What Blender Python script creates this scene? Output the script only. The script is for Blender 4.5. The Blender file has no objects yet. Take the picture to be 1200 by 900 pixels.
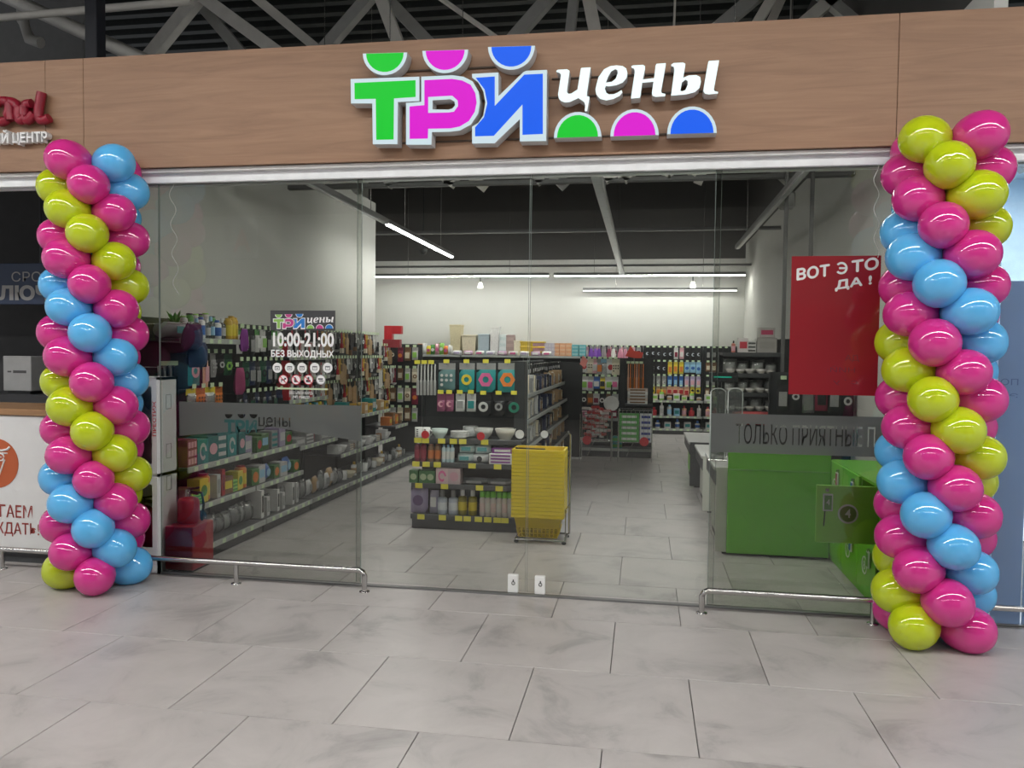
import bpy, bmesh, math, random
from mathutils import Vector, Matrix, geometry
R = math.radians
PI = math.pi
rnd = random.Random(7)
sc = bpy.context.scene
col = sc.collection

# ------------------------------------------------------------------ camera, world, exposure
H, F = 1.6655, 926.03
YAW, PITCH, ROLL = -.1642, .0396, .0114
cy, sy, cp, sp, cr, sr = math.cos(YAW), math.sin(YAW), math.cos(PITCH), math.sin(PITCH), math.cos(ROLL), math.sin(ROLL)
_f = Vector((sy*cp, cy*cp, -sp)); _r = Vector((cy, -sy, 0)); _u = _r.cross(_f)
_r, _u = cr*_r + sr*_u, -sr*_r + cr*_u
cam_d = bpy.data.cameras.new('camera'); cam = bpy.data.objects.new('camera', cam_d); col.objects.link(cam)
cam_d.sensor_fit = 'HORIZONTAL'; cam_d.sensor_width = 36; cam_d.lens = 36*F/1200; cam_d.clip_end = 100
cam.matrix_world = Matrix(((_r.x, _u.x, -_f.x, 0), (_r.y, _u.y, -_f.y, 0), (_r.z, _u.z, -_f.z, H), (0, 0, 0, 1)))
sc.camera = cam
w = bpy.data.worlds.new('world'); sc.world = w; w.use_nodes = True
w.node_tree.nodes['Background'].inputs[0].default_value = (.93, .96, 1, 1)
w.node_tree.nodes['Background'].inputs[1].default_value = .6
sc.view_settings.view_transform = 'Standard'; sc.view_settings.look = 'None'
sc.view_settings.gamma = 1; sc.view_settings.use_curve_mapping = False
sc.view_settings.exposure = 0.0
HALL_LIGHT = 30.0; TUBE = 85.0

def px(x, y, Y):                     # a pixel's point on the upright plane at depth Y
    d = _f + _r*((x-600)/F) - _u*((y-450)/F)
    t = Y/d.y
    return Vector((d.x*t, Y, H+d.z*t))

# ------------------------------------------------------------------ materials
ORD = ['first', 'second', 'third', 'fourth', 'fifth', 'sixth', 'seventh', 'eighth', 'ninth', 'tenth', 'eleventh', 'twelfth', 'thirteenth', 'fourteenth', 'fifteenth', 'sixteenth', 'seventeenth', 'eighteenth']
MATS = {}
def srgb(r, g, b):
    f = lambda c: (c/255/12.92) if c/255 <= .04045 else ((c/255+.055)/1.055)**2.4
    return (f(r), f(g), f(b))
def pm(c, rough=.5, metal=0., var=.06, scale=9., spec=.5, coat=0., emit=0., bump=0.):
    """principled material whose colour wavers a little with a noise texture"""
    key = (tuple(round(v, 3) for v in c), rough, metal, var, scale, spec, coat, emit, bump)
    if key in MATS: return MATS[key]
    m = bpy.data.materials.new('mat'); m.use_nodes = True; nt = m.node_tree; b = nt.nodes['Principled BSDF']
    tc = nt.nodes.new('ShaderNodeTexCoord'); n = nt.nodes.new('ShaderNodeTexNoise'); n.inputs['Scale'].default_value = scale; n.inputs['Detail'].default_value = 3
    nt.links.new(tc.outputs['Object'], n.inputs['Vector'])
    r = nt.nodes.new('ShaderNodeValToRGB'); e = r.color_ramp.elements
    e[0].position = .3; e[1].position = .7
    e[0].color = (*[max(0, v*(1-var)) for v in c], 1); e[1].color = (*[min(1, v*(1+var)) for v in c], 1)
    nt.links.new(n.outputs['Fac'], r.inputs['Fac']); nt.links.new(r.outputs['Color'], b.inputs['Base Color'])
    b.inputs['Roughness'].default_value = rough; b.inputs['Metallic'].default_value = metal
    b.inputs['Specular IOR Level'].default_value = spec; b.inputs['Coat Weight'].default_value = coat
    if emit:
        nt.links.new(r.outputs['Color'], b.inputs['Emission Color']); b.inputs['Emission Strength'].default_value = emit
    if bump:
        bp = nt.nodes.new('ShaderNodeBump'); bp.inputs['Strength'].default_value = bump; bp.inputs['Distance'].default_value = .01
        nt.links.new(n.outputs['Fac'], bp.inputs['Height']); nt.links.new(bp.outputs[0], b.inputs['Normal'])
    MATS[key] = m
    return m
def cs(r, g, b, **k): return pm(srgb(r, g, b), **k)
def glassy(name, tint, refl, rough=0., diffuse=0., dcol=(.5, .5, .5)):
    """thin pane: straight-through light, a Fresnel reflection and, for film, some scattering"""
    m = bpy.data.materials.new(name); m.use_nodes = True; nt = m.node_tree; nt.nodes.clear()
    o = nt.nodes.new('ShaderNodeOutputMaterial'); t = nt.nodes.new('ShaderNodeBsdfTransparent'); g = nt.nodes.new('ShaderNodeBsdfGlossy')
    t.inputs[0].default_value = (*tint, 1); g.inputs['Roughness'].default_value = rough
    last = t
    if diffuse:
        d = nt.nodes.new('ShaderNodeBsdfDiffuse'); tl = nt.nodes.new('ShaderNodeBsdfTranslucent'); n = nt.nodes.new('ShaderNodeTexNoise'); n.inputs['Scale'].default_value = 2.
        cr_ = nt.nodes.new('ShaderNodeValToRGB'); cr_.color_ramp.elements[0].color = (*[v*.93 for v in dcol], 1); cr_.color_ramp.elements[1].color = (*[min(1, v*1.07) for v in dcol], 1)
        nt.links.new(n.outputs['Fac'], cr_.inputs['Fac']); nt.links.new(cr_.outputs[0], d.inputs[0]); nt.links.new(cr_.outputs[0], tl.inputs[0])
        a = nt.nodes.new('ShaderNodeMixShader'); a.inputs[0].default_value = .45; nt.links.new(d.outputs[0], a.inputs[1]); nt.links.new(tl.outputs[0], a.inputs[2])
        x = nt.nodes.new('ShaderNodeMixShader'); x.inputs[0].default_value = diffuse; nt.links.new(t.outputs[0], x.inputs[1]); nt.links.new(a.outputs[0], x.inputs[2]); last = x
    fr = nt.nodes.new('ShaderNodeFresnel'); fr.inputs[0].default_value = 1.5
    mu = nt.nodes.new('ShaderNodeMath'); mu.operation = 'MULTIPLY'; mu.use_clamp = True; mu.inputs[1].default_value = refl; nt.links.new(fr.outputs[0], mu.inputs[0])
    mx = nt.nodes.new('ShaderNodeMixShader'); nt.links.new(mu.outputs[0], mx.inputs[0]); nt.links.new(last.outputs[0], mx.inputs[1]); nt.links.new(g.outputs[0], mx.inputs[2])
    nt.links.new(mx.outputs[0], o.inputs[0])
    return m
def emitter(c, s):
    key = ('emit', c, s)
    if key not in MATS:
        m = bpy.data.materials.new('lit'); m.use_nodes = True; nt = m.node_tree; b = nt.nodes['Principled BSDF']
        b.inputs['Base Color'].default_value = (*[v*.02 for v in c], 1); b.inputs['Specular IOR Level'].default_value = .2; b.inputs['Emission Color'].default_value = (*c, 1); b.inputs['Emission Strength'].default_value = s
        b.inputs['Roughness'].default_value = .4
        MATS[key] = m
    return MATS[key]
def tile_mat():
    m = bpy.data.materials.new('porcelain_tile'); m.use_nodes = True; nt = m.node_tree; b = nt.nodes['Principled BSDF']
    g = nt.nodes.new('ShaderNodeNewGeometry'); oi = nt.nodes.new('ShaderNodeObjectInfo')
    sc_ = nt.nodes.new('ShaderNodeVectorMath'); sc_.operation = 'SCALE'; sc_.inputs['Scale'].default_value = 40
    cx = nt.nodes.new('ShaderNodeCombineXYZ'); nt.links.new(oi.outputs['Random'], cx.inputs[0]); nt.links.new(oi.outputs['Random'], cx.inputs[1])
    nt.links.new(cx.outputs[0], sc_.inputs[0]); ad = nt.nodes.new('ShaderNodeVectorMath'); nt.links.new(g.outputs['Position'], ad.inputs[0]); nt.links.new(sc_.outputs[0], ad.inputs[1])
    n = nt.nodes.new('ShaderNodeTexNoise'); n.inputs['Scale'].default_value = 2.4; n.inputs['Detail'].default_value = 8; n.inputs['Roughness'].default_value = .62; n.inputs['Distortion'].default_value = .6
    nt.links.new(ad.outputs[0], n.inputs['Vector'])
    r = nt.nodes.new('ShaderNodeValToRGB'); e = r.color_ramp.elements
    e[0].position = .33; e[0].color = (.29, .271, .265, 1); e[1].position = .62; e[1].color = (.46, .43, .42, 1)
    x = e.new(.46); x.color = (.41, .384, .375, 1)
    nt.links.new(n.outputs['Fac'], r.inputs['Fac']); nt.links.new(r.outputs[0], b.inputs['Base Color'])
    n2 = nt.nodes.new('ShaderNodeMapRange'); n2.inputs[3].default_value = .3; n2.inputs[4].default_value = .42
    nt.links.new(n.outputs['Fac'], n2.inputs[0]); nt.links.new(n2.outputs[0], b.inputs['Roughness'])
    return m
def wood_mat(c1, c2, name='oak_laminate'):
    m = bpy.data.materials.new(name); m.use_nodes = True; nt = m.node_tree; b = nt.nodes['Principled BSDF']
    g = nt.nodes.new('ShaderNodeNewGeometry'); mp = nt.nodes.new('ShaderNodeMapping'); mp.inputs['Scale'].default_value = (.7, 6, 9)
    nt.links.new(g.outputs['Position'], mp.inputs[0])
    n = nt.nodes.new('ShaderNodeTexNoise'); n.inputs['Scale'].default_value = 1.6; n.inputs['Detail'].default_value = 7; n.inputs['Roughness'].default_value = .6; n.inputs['Distortion'].default_value = 1.2
    nt.links.new(mp.outputs[0], n.inputs['Vector'])
    r = nt.nodes.new('ShaderNodeValToRGB'); e = r.color_ramp.elements; e[0].position = .3; e[1].position = .68; e[0].color = (*c1, 1); e[1].color = (*c2, 1)
    nt.links.new(n.outputs['Fac'], r.inputs['Fac']); nt.links.new(r.outputs[0], b.inputs['Base Color']); b.inputs['Roughness'].default_value = .5
    return m
M_TILE = tile_mat()
M_GROUT = pm((.13, .125, .12), .8)
M_OAK = wood_mat(srgb(138, 104, 80), srgb(160, 124, 97))
M_GLASS = glassy('facade_glass', (.79, .80, .78), 1.15)
M_DOORGLASS = glassy('door_glass', (.93, .945, .93), 1.0)
M_FROST = glassy('frosted_film', (.7, .7, .7), .5, .25, .82, (.19, .2, .195))
M_CLEAR = glassy('clear_plastic', (.86, .88, .88), 2.6, .12, .16, (.8, .82, .82))
M_ACRYL = glassy('acrylic', (.8, .82, .82), 2, .05, .25, (.5, .52, .52))
M_STEEL = pm((.55, .54, .53), .25, 1.)
M_CHROME = pm((.7, .7, .7), .18, 1.)
M_WHITE = pm((.8, .8, .79), .45)
M_BLACK = pm((.012, .014, .015), .5)
M_RACK = pm((.025, .028, .03), .5, var=.15)
M_SHELF = pm((.055, .058, .062), .45, var=.12)
M_LIP = pm((.4, .42, .4), .4)
M_TAG = pm((.62, .78, .5), .6)
M_YTAG = pm((.75, .68, .07), .6)
M_WTAG = pm((.8, .8, .78), .6)
M_RED = pm((.6, .02, .03), .35)
M_WALL = pm((.62, .62, .59), .85, var=.02, scale=3)
M_DARKWALL = pm((.065, .062, .06), .8, var=.05, scale=2)
M_GREEN = pm((.17, .55, .035), .35, var=.02)

# ------------------------------------------------------------------ mesh building
class MB:
    def __init__(s): s.v = []; s.f = []; s.m = []; s.sm = []
    def add(s, vs, fs, mi=0, smooth=False):
        o = len(s.v); s.v += [tuple(v) for v in vs]; s.f += [tuple(i+o for i in f) for f in fs]; s.m += [mi]*len(fs); s.sm += [smooth]*len(fs); return s
    def box(s, x0, x1, y0, y1, z0, z1, mi=0):
        return s.add([(x, y, z) for z in (z0, z1) for y in (y0, y1) for x in (x0, x1)],
                     [(0, 2, 3, 1), (4, 5, 7, 6), (0, 1, 5, 4), (2, 6, 7, 3), (0, 4, 6, 2), (1, 3, 7, 5)], mi)
    def bbox(s, x0, x1, y0, y1, z0, z1, b, mi=0):      # box with chamfered edges
        vs = []; idx = {}
        X, Y, Z = (x0, x1), (y0, y1), (z0, z1)
        for i in (0, 1):
            for j in (0, 1):
                for k in (0, 1):
                    sx, sy_, sz = (1-2*i)*b, (1-2*j)*b, (1-2*k)*b
                    for a, p in enumerate(((0, sy_, sz), (sx, 0, sz), (sx, sy_, 0))):
                        idx[i, j, k, a] = len(vs); vs.append((X[i]+p[0], Y[j]+p[1], Z[k]+p[2]))
        f = []
        I = idx
        for i in (0, 1): q = [I[i, 0, 0, 0], I[i, 1, 0, 0], I[i, 1, 1, 0], I[i, 0, 1, 0]]; f.append(q if i else q[::-1])
        for j in (0, 1): q = [I[0, j, 0, 1], I[1, j, 0, 1], I[1, j, 1, 1], I[0, j, 1, 1]]; f.append(q[::-1] if j else q)
        for k in (0, 1): q = [I[0, 0, k, 2], I[1, 0, k, 2], I[1, 1, k, 2], I[0, 1, k, 2]]; f.append(q if k else q[::-1])
        for j in (0, 1):
            for k in (0, 1): q = [I[0, j, k, 1], I[1, j, k, 1], I[1, j, k, 2], I[0, j, k, 2]]; f.append(q if j == k else q[::-1])
        for i in (0, 1):
            for k in (0, 1): q = [I[i, 0, k, 0], I[i, 1, k, 0], I[i, 1, k, 2], I[i, 0, k, 2]]; f.append(q[::-1] if i == k else q)
        for i in (0, 1):
            for j in (0, 1): q = [I[i, j, 0, 0], I[i, j, 1, 0], I[i, j, 1, 1], I[i, j, 0, 1]]; f.append(q if i == j else q[::-1])
        for i in (0, 1):
            for j in (0, 1):
                for k in (0, 1): q = [I[i, j, k, 0], I[i, j, k, 1], I[i, j, k, 2]]; f.append(q if (i+j+k) % 2 == 1 else q[::-1])
        return s.add(vs, f, mi)
    def lathe(s, prof, n=12, c=(0, 0, 0), mi=0, cap0=True, cap1=True, smooth=True):
        vs = [(c[0]+r*math.cos(2*PI*k/n), c[1]+r*math.sin(2*PI*k/n), c[2]+z) for r, z in prof for k in range(n)]
        fs = [(i*n+k, i*n+(k+1) % n, (i+1)*n+(k+1) % n, (i+1)*n+k) for i in range(len(prof)-1) for k in range(n)]
        s.add(vs, fs, mi, smooth)
        if cap0: s.add(vs[:n], [tuple(range(n))[::-1]], mi)
        if cap1: s.add(vs[-n:], [tuple(range(n))], mi)
        return s
    def tube(s, pts, r, n=8, mi=0, caps=True):
        pts = [Vector(p) for p in pts]; rings = []
        for i, p in enumerate(pts):
            d = (pts[min(i+1, len(pts)-1)]-pts[max(i-1, 0)]).normalized()
            up = Vector((0, 0, 1)) if abs(d.z) < .9 else Vector((0, 1, 0))
            a = d.cross(up).normalized(); b = a.cross(d)
            rings.append([p+a*(r*math.cos(2*PI*k/n))+b*(r*math.sin(2*PI*k/n)) for k in range(n)])
        fs = [(i*n+k, i*n+(k+1) % n, (i+1)*n+(k+1) % n, (i+1)*n+k) for i in range(len(pts)-1) for k in range(n)]
        s.add([v for q in rings for v in q], [f[::-1] for f in fs], mi, True)
        if caps: s.add(rings[0], [tuple(range(n))], mi); s.add(rings[-1], [tuple(range(n))[::-1]], mi)
        return s
    def prism(s, polys, y0, y1, mi=0, mside=None):     # outline(s) in x,z (first outer, rest holes), front at y0
        mside = mi if mside is None else mside
        flat = [p for q in polys for p in q]
        tris = geometry.tessellate_polygon([[Vector((a, b, 0)) for a, b in q] for q in polys])
        front = []
        for t in tris:
            (ax, ay), (bx, by), (cx, cy_) = (flat[i] for i in t)
            if (bx-ax)*(cy_-ay)-(by-ay)*(cx-ax) < 0: t = t[::-1]
            front.append(tuple(t))
        s.add([(a, y0, b) for a, b in flat], front, mi)
        s.add([(a, y1, b) for a, b in flat], [t[::-1] for t in front], mside)
        for qi, q in enumerate(polys):
            n = len(q); ar = sum(q[i][0]*q[(i+1) % n][1]-q[(i+1) % n][0]*q[i][1] for i in range(n))
            o = [(a, y, b) for y in (y0, y1) for a, b in q]
            fs = [(i, n+i, n+(i+1) % n, (i+1) % n) for i in range(n)]
            if (ar < 0) != (qi > 0): fs = [f[::-1] for f in fs]
            s.add(o, [f[::-1] for f in fs], mside)
        return s
    def sheet(s, w, h, d, nx=6, nz=6, fn=None, mi=0):  # closed puffed pad standing in x,z; centre x=0, z from 0 to h
        vs = []
        for side in (-1, 1):
            for j in range(nz+1):
                for i in range(nx+1):
                    u, v = i/nx, j/nz
                    t = (1-(2*u-1)**4)*(1-(2*v-1)**4)
                    off = fn(u, v) if fn else 0
                    vs.append(((u-.5)*w, side*d*.5*t+off, v*h))
        N = (nx+1)*(nz+1); fs = []
        for j in range(nz):
            for i in range(nx):
                a = j*(nx+1)+i; b = a+1; c = b+nx+1; e = a+nx+1
                fs.append((a, b, c, e)); fs.append((N+a, N+e, N+c, N+b))
        return s.add(vs, fs, mi, True)
    def mesh(s, mats):
        me = bpy.data.meshes.new('m'); me.from_pydata(s.v, [], s.f)
        for m in (mats if isinstance(mats, (list, tuple)) else [mats]): me.materials.append(m)
        me.polygons.foreach_set('material_index', s.m); me.polygons.foreach_set('use_smooth', s.sm); me.update()
        return me
def link(name, me, parent=None, loc=(0, 0, 0), rot=(0, 0, 0)):
    o = bpy.data.objects.new(name, me); col.objects.link(o); o.parent = parent; o.location = loc; o.rotation_euler = rot
    return o
def ob(name, mb, mats, parent=None, loc=(0, 0, 0), rz=0):
    return link(name, mb.mesh(mats), parent, loc, (0, 0, rz))
def tag(o, label=None, cat=None, group=None, kind=None):
    if label: o['label'] = label
    if cat: o['category'] = cat
    if group: o['group'] = group
    if kind: o['kind'] = kind
    return o
def thing(name, label, cat, loc=(0, 0, 0), rz=0, group=None):
    o = link(name, None, None, loc, (0, 0, rz)); o.empty_display_size = .1
    return tag(o, label, cat, group)
def struct(name, mb, mats, label=None, parent=None, loc=(0, 0, 0)):
    o = ob(name, mb, mats, parent, loc)
    if parent is None: tag(o, label, None, None, 'structure')
    return o
MC = {}
def cached(key, fn):
    if key not in MC: MC[key] = fn()
    return MC[key]
def clone(root, loc, rz=None, label=None, parent=None, top=True):
    r = root.copy(); col.objects.link(r)
    if top:
        r.location = loc
        if rz is not None: r.rotation_euler = (0, 0, rz)
        if label: r['label'] = label
    else: r.parent = parent
    for ch in root.children: clone(ch, None, parent=r, top=False)
    return r
def text_raw(body, bold=.0, spacing=1., res=3):
    cu = bpy.data.curves.new('t', 'FONT'); cu.body = body; cu.size = 1; cu.offset = bold; cu.space_character = spacing; cu.resolution_u = res; cu.fill_mode = 'BOTH'
    o = bpy.data.objects.new('t', cu); col.objects.link(o); bpy.context.view_layer.update()
    me = bpy.data.meshes.new_from_object(o.evaluated_get(bpy.context.evaluated_depsgraph_get()))
    vs = [v.co.copy() for v in me.vertices]; fs = [tuple(p.vertices) for p in me.polygons]
    bpy.data.objects.remove(o); bpy.data.curves.remove(cu); bpy.data.meshes.remove(me)
    return vs, fs
def text_mb(body, x0, x1, z0, z1, y, bold=.02, depth=0., slant=0., spacing=1., mirror=False, mi=0, mb=None, shear_z=0.):
    """letters fitted to a rectangle of the x,z plane at depth y"""
    vs, fs = text_raw(body, bold, spacing)
    a = min(v.x for v in vs); b = max(v.x for v in vs); c = min(v.y for v in vs); d = max(v.y for v in vs)
    mb = mb or MB(); P = []
    for v in vs:
        u = (v.x-a)/(b-a); t = (v.y-c)/(d-c)
        if mirror: u = 1-u
        P.append((x0+u*(x1-x0)+slant*(t-.5)*(z1-z0), y, z0+t*(z1-z0)+shear_z*(u-.5)))
    # keep fronts facing -y
    n = 0
    for f in fs:
        A, B, C = (P[i] for i in f[:3]); n += (B[0]-A[0])*(C[2]-A[2])-(B[2]-A[2])*(C[0]-A[0])
    if n < 0: fs = [f[::-1] for f in fs]
    mb.add(P, fs, mi)
    if depth:
        mb.add([(p[0], y+depth, p[2]) for p in P], [f[::-1] for f in fs], mi)
        cnt = {}
        for f in fs:
            for i in range(len(f)):
                e = (f[i], f[(i+1) % len(f)]); cnt[tuple(sorted(e))] = cnt.get(tuple(sorted(e)), []) + [e]
        N = len(P); Q = P+[(p[0], y+depth, p[2]) for p in P]
        mb.add(Q, [(e[0][1], e[0][0], e[0][0]+N, e[0][1]+N) for e in cnt.values() if len(e) == 1], mi)
    return mb
def bold_mb(body, x0, x1, z0, z1, y, e, **k):          # heavier strokes: a few shifted layers of the same letters
    mb = MB()
    for i, (dx, dz) in enumerate(((-e, 0), (e, 0), (0, e), (0, -e))): text_mb(body, x0+dx, x1+dx, z0+dz, z1+dz, y-.0002*i, 0., mb=mb, **k)
    return mb
def disc(cx, cz, r, n=20, a0=0, a1=360, rz=None):
    return [(cx+r*math.cos(R(a0+(a1-a0)*k/(n if a1-a0 == 360 else n-1))), cz+(rz or r)*math.sin(R(a0+(a1-a0)*k/(n if a1-a0 == 360 else n-1)))) for k in range(n)]

# ================================================================== THE SETTING
G = 5.31                                   # depth of the glass front
# floor: bed with tile pieces set on it
T = .8; TY0 = 4.092; TXA = -2.142
fb = MB(); fx0, fx1, fy0, fy1 = -6.142, 3.458, .892, 16.892
fb.add([(fx0, fy0, -.012), (fx1, fy0, -.012), (fx1, fy1, -.012), (fx0, fy1, -.012)], [(0, 1, 2, 3)], 0)
for a, b, c, d in ((-14, 12, -11, fy0), (-14, fx0, fy0, 19), (fx1, 12, fy0, 19), (fx0, fx1, fy1, 19)):
    fb.add([(a, c, 0), (b, c, 0), (b, d, 0), (a, d, 0)], [(0, 1, 2, 3)], 1)
fb.box(-14, 12, -11, 19, -.2, -.1, 0)
floor = struct('floor', fb, [M_GROUT, M_TILE], 'grey stone-look porcelain tiled floor of mall and shop')
tm = {}
for row in range(-4, 16):
    y = TY0+row*T
    off = TXA+(0 if row % 2 else .4)-.8*10
    for k in range(30):
        x = off+k*T; a, b = max(x, fx0), min(x+T, fx1)
        if b-a < .05: continue
        if row >= 2 and (b < -4.05 or a > 2.1) and row < 9: continue
        key = round(b-a, 2)
        if key not in tm:
            g_ = .0022; tm[key] = MB().bbox(-(b-a)/2+g_, (b-a)/2-g_, -T/2+g_, T/2-g_, -.012, 0, .0015).mesh(M_TILE)
        link('tile', tm[key], floor, ((a+b)/2, y+T/2, 0))
# walls
struct('wall_back', MB().box(-6.2, 2.2, 17.25, 17.4, 0, 3.7, 0).box(-6.2, 2.2, 17.2501, 17.4, 3.7, 6.3, 1), [M_WALL, M_DARKWALL], 'white back wall of the shop with dark upper part')
struct('wall_left_rear', MB().box(-6.2, -4.12, 11.33, 11.45, 0, 3.88, 0).box(-6.3, -6.2, 11.3, 17.4, 0, 6.3, 0), [M_WALL, M_DARKWALL], 'plain wall of the wider rear part of the shop')
struct('wall_left', MB().box(-4.12, -4.0, 5.6, 7.2, 0, 3.6, 0).box(-4.12, -4.0, 7.2, 11.45, 0, 3.88, 0).box(-4.12, -4.0, 5.34, 5.6, 1.5, 3.6, 0), [M_WALL, M_DARKWALL], 'plain left wall of the shop')
struct('wall_right', MB().box(2.08, 2.16, 5.34, 17.4, 0, 4.0, 0).box(2.08, 2.16, 5.34, 17.4, 4.0, 6.3, 1), [M_WALL, M_DARKWALL], 'plain right wall of the shop')
# corrugated dark deck
cb = MB(); yy = -10.5; pts = []
while yy < 18.2:
    pts += [(yy, 6.45), (yy+.14, 6.45), (yy+.17, 6.3), (yy+.29, 6.3)]; yy += .32
vs = [(x, y, z) for x in (-14, 12) for y, z in pts]; n = len(pts)
cb.add(vs, [(i, i+1, n+i+1, n+i) for i in range(n-1)])
cb.box(-14, 12, -10.5, 18.2, 6.5, 6.6)
struct('ceiling', cb, [pm((.018, .022, .021), .7, var=.2)], 'dark corrugated steel roof deck')
# the mall wall across the hall, seen mirrored in the glass
struct('wall_opposite', MB().box(-13, 11, -9.3, -9, 0, 2.9, 0).box(-13, 11, -9.3, -9, 2.9, 5.2, 1).box(-13, 11, -9.3, -9.01, 5.2, 6.3, 2).box(-13, 11, -9, -8.94, 2.85, 2.97, 1),
       [pm((.16, .16, .16), .6), pm((.34, .33, .31), .6), M_DARKWALL], 'grey shopfront wall across the hall')
# fascia
fas = tag(link('wall_front', None, None, (0, 5.2, 0)), 'oak laminate fascia panels above the glass front', None, None, 'structure')
for a, b in ((-9, -4.335), (-4.335, -4.026), (-4.026, 1.5), (1.5, 6)):
    ob('panel', MB().bbox(a+.0015, b-.0015, 0, .03, 2.957, 3.753, .0015), M_OAK, fas)
ob('backing', MB().box(-9, 6, .03, .09, 2.96, 3.74), pm((.06, .045, .035), .8), fas)
struct('trim_1', MB().bbox(-9, 6, 5.235, 5.275, 2.93, 2.956, .003), M_WHITE, 'white aluminium strip under the fascia')
struct('trim_2', MB().bbox(-9, 6, 5.276, 5.305, 2.862, 2.955, .004).bbox(-9, 6, 5.36, 5.42, 2.862, 2.955, .004), pm((.8, .82, .84), .4), 'grey aluminium header rail over the glass panes')
struct('trim_3', MB().bbox(-3.5, 2.1, 5.29, 5.335, -.002, .012, .002).bbox(2.16, 6, 5.29, 5.335, 0, .012, .002), pm((.2, .2, .2), .4, .6), 'slim metal floor channel under the glass')
# glass
def pane(name, x0, x1, y, z0, z1, m, label):
    return struct(name, MB().box(x0, x1, y, y+.0005, z0, z1, 0).box(x0, x0+.0025, y-.004, y+.004, z0, z1, 1).box(x1-.0025, x1, y-.004, y+.004, z0, z1, 1), [m, M_EDGE], label)
M_EDGE = pm((.16, .2, .185), .35)
pane('window_1', -3.503, -1.953, G, .012, 2.93, M_GLASS, 'fixed glass pane left of the doors with opening hours')
pane('window_2', .443, 2.08, G, .012, 2.93, M_GLASS, 'fixed glass pane right of the doors with red poster')
pane('window_3', -4.0, -3.507, G, 1.47, 2.93, M_GLASS, 'narrow glass pane above the white fire cabinet')
for i, (a, b, lx) in enumerate(((-2.003, -.776, -.86), (-.768, .486, -.672))):
    d = pane('door_%d' % (i+1), a, b, 5.352, .012, 2.93, M_DOORGLASS, ('left', 'right')[i]+' sliding glass door leaf')
    lk = ob('lock', MB().bbox(lx-.036, lx+.036, 5.315, 5.35, .012, .137, .004), M_WHITE, d)
    tag(lk, 'white lock box')
    ob('lock_symbol', MB().prism([disc(lx+.004, .08, .013), disc(lx+.004, .08, .008)[::-1]], 5.312, 5.3149).box(lx, lx+.008, 5.312, 5.3149, .088, .105), pm((.05, .05, .05)), lk)
# neighbouring unit on the right: blue film below, bright room above
struct('window_4', MB().box(2.165, 6, G, G+.0005, 2.14, 2.93), M_GLASS, 'clear upper pane of the neighbouring unit on the right')
struct('window_5', MB().box(2.165, 2.34, G, G+.001, .012, 2.14).box(2.348, 6, G, G+.001, .012, 2.14), glassy('blue_film', (.35, .45, .6), .8, .08, .92, (.27, .37, .52)), 'grey blue film covered pane of the neighbouring unit')
struct('wall_neighbour_right', MB().box(2.16, 8, 9.4, 9.5, 0, 4.2, 0).box(2.16, 8, 5.5, 9.4, 3.6, 3.7, 1).box(2.161, 2.2, 5.4, 9.4, 0, 3.6, 0).box(7.9, 8, 5.4, 9.4, 0, 3.6, 0), [pm((.55, .7, .84), .7), pm((.6, .74, .86), .7)], 'pale blue room of the neighbouring unit')
for x in (2.9, 4.4):
    lt = thing('ceiling_light', 'flat white ceiling light in the pale blue room beside the %s' % ('balloons' if x < 3 else 'picture edge'), 'light', (x, 7.4, 3.55), 0, 'ceiling lights of the blue room')
    ob('housing', MB().bbox(-.5, .5, -.9, .9, 0, .05, .01), M_WHITE, lt); ob('diffuser', MB().box(-.47, .47, -.87, .87, -.004, 0), emitter((.93, .97, 1), 22), lt)
wl = thing('lettering_reflection', 'painted reflection of dark letters on blue film beside right balloon column', 'lettering', (0, G, 1.4))  # mirrored words reflected in the pane, painted on as dark letters
for body, z0, z1 in (('ПО', 1.50, 1.54), ('ЭП', 1.42, 1.45)): ob('word', text_mb(body, 2.18, 2.28, z0-1.4, z1-1.4, -.004, 0, mirror=True), pm((.1, .15, .26)), wl)

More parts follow.
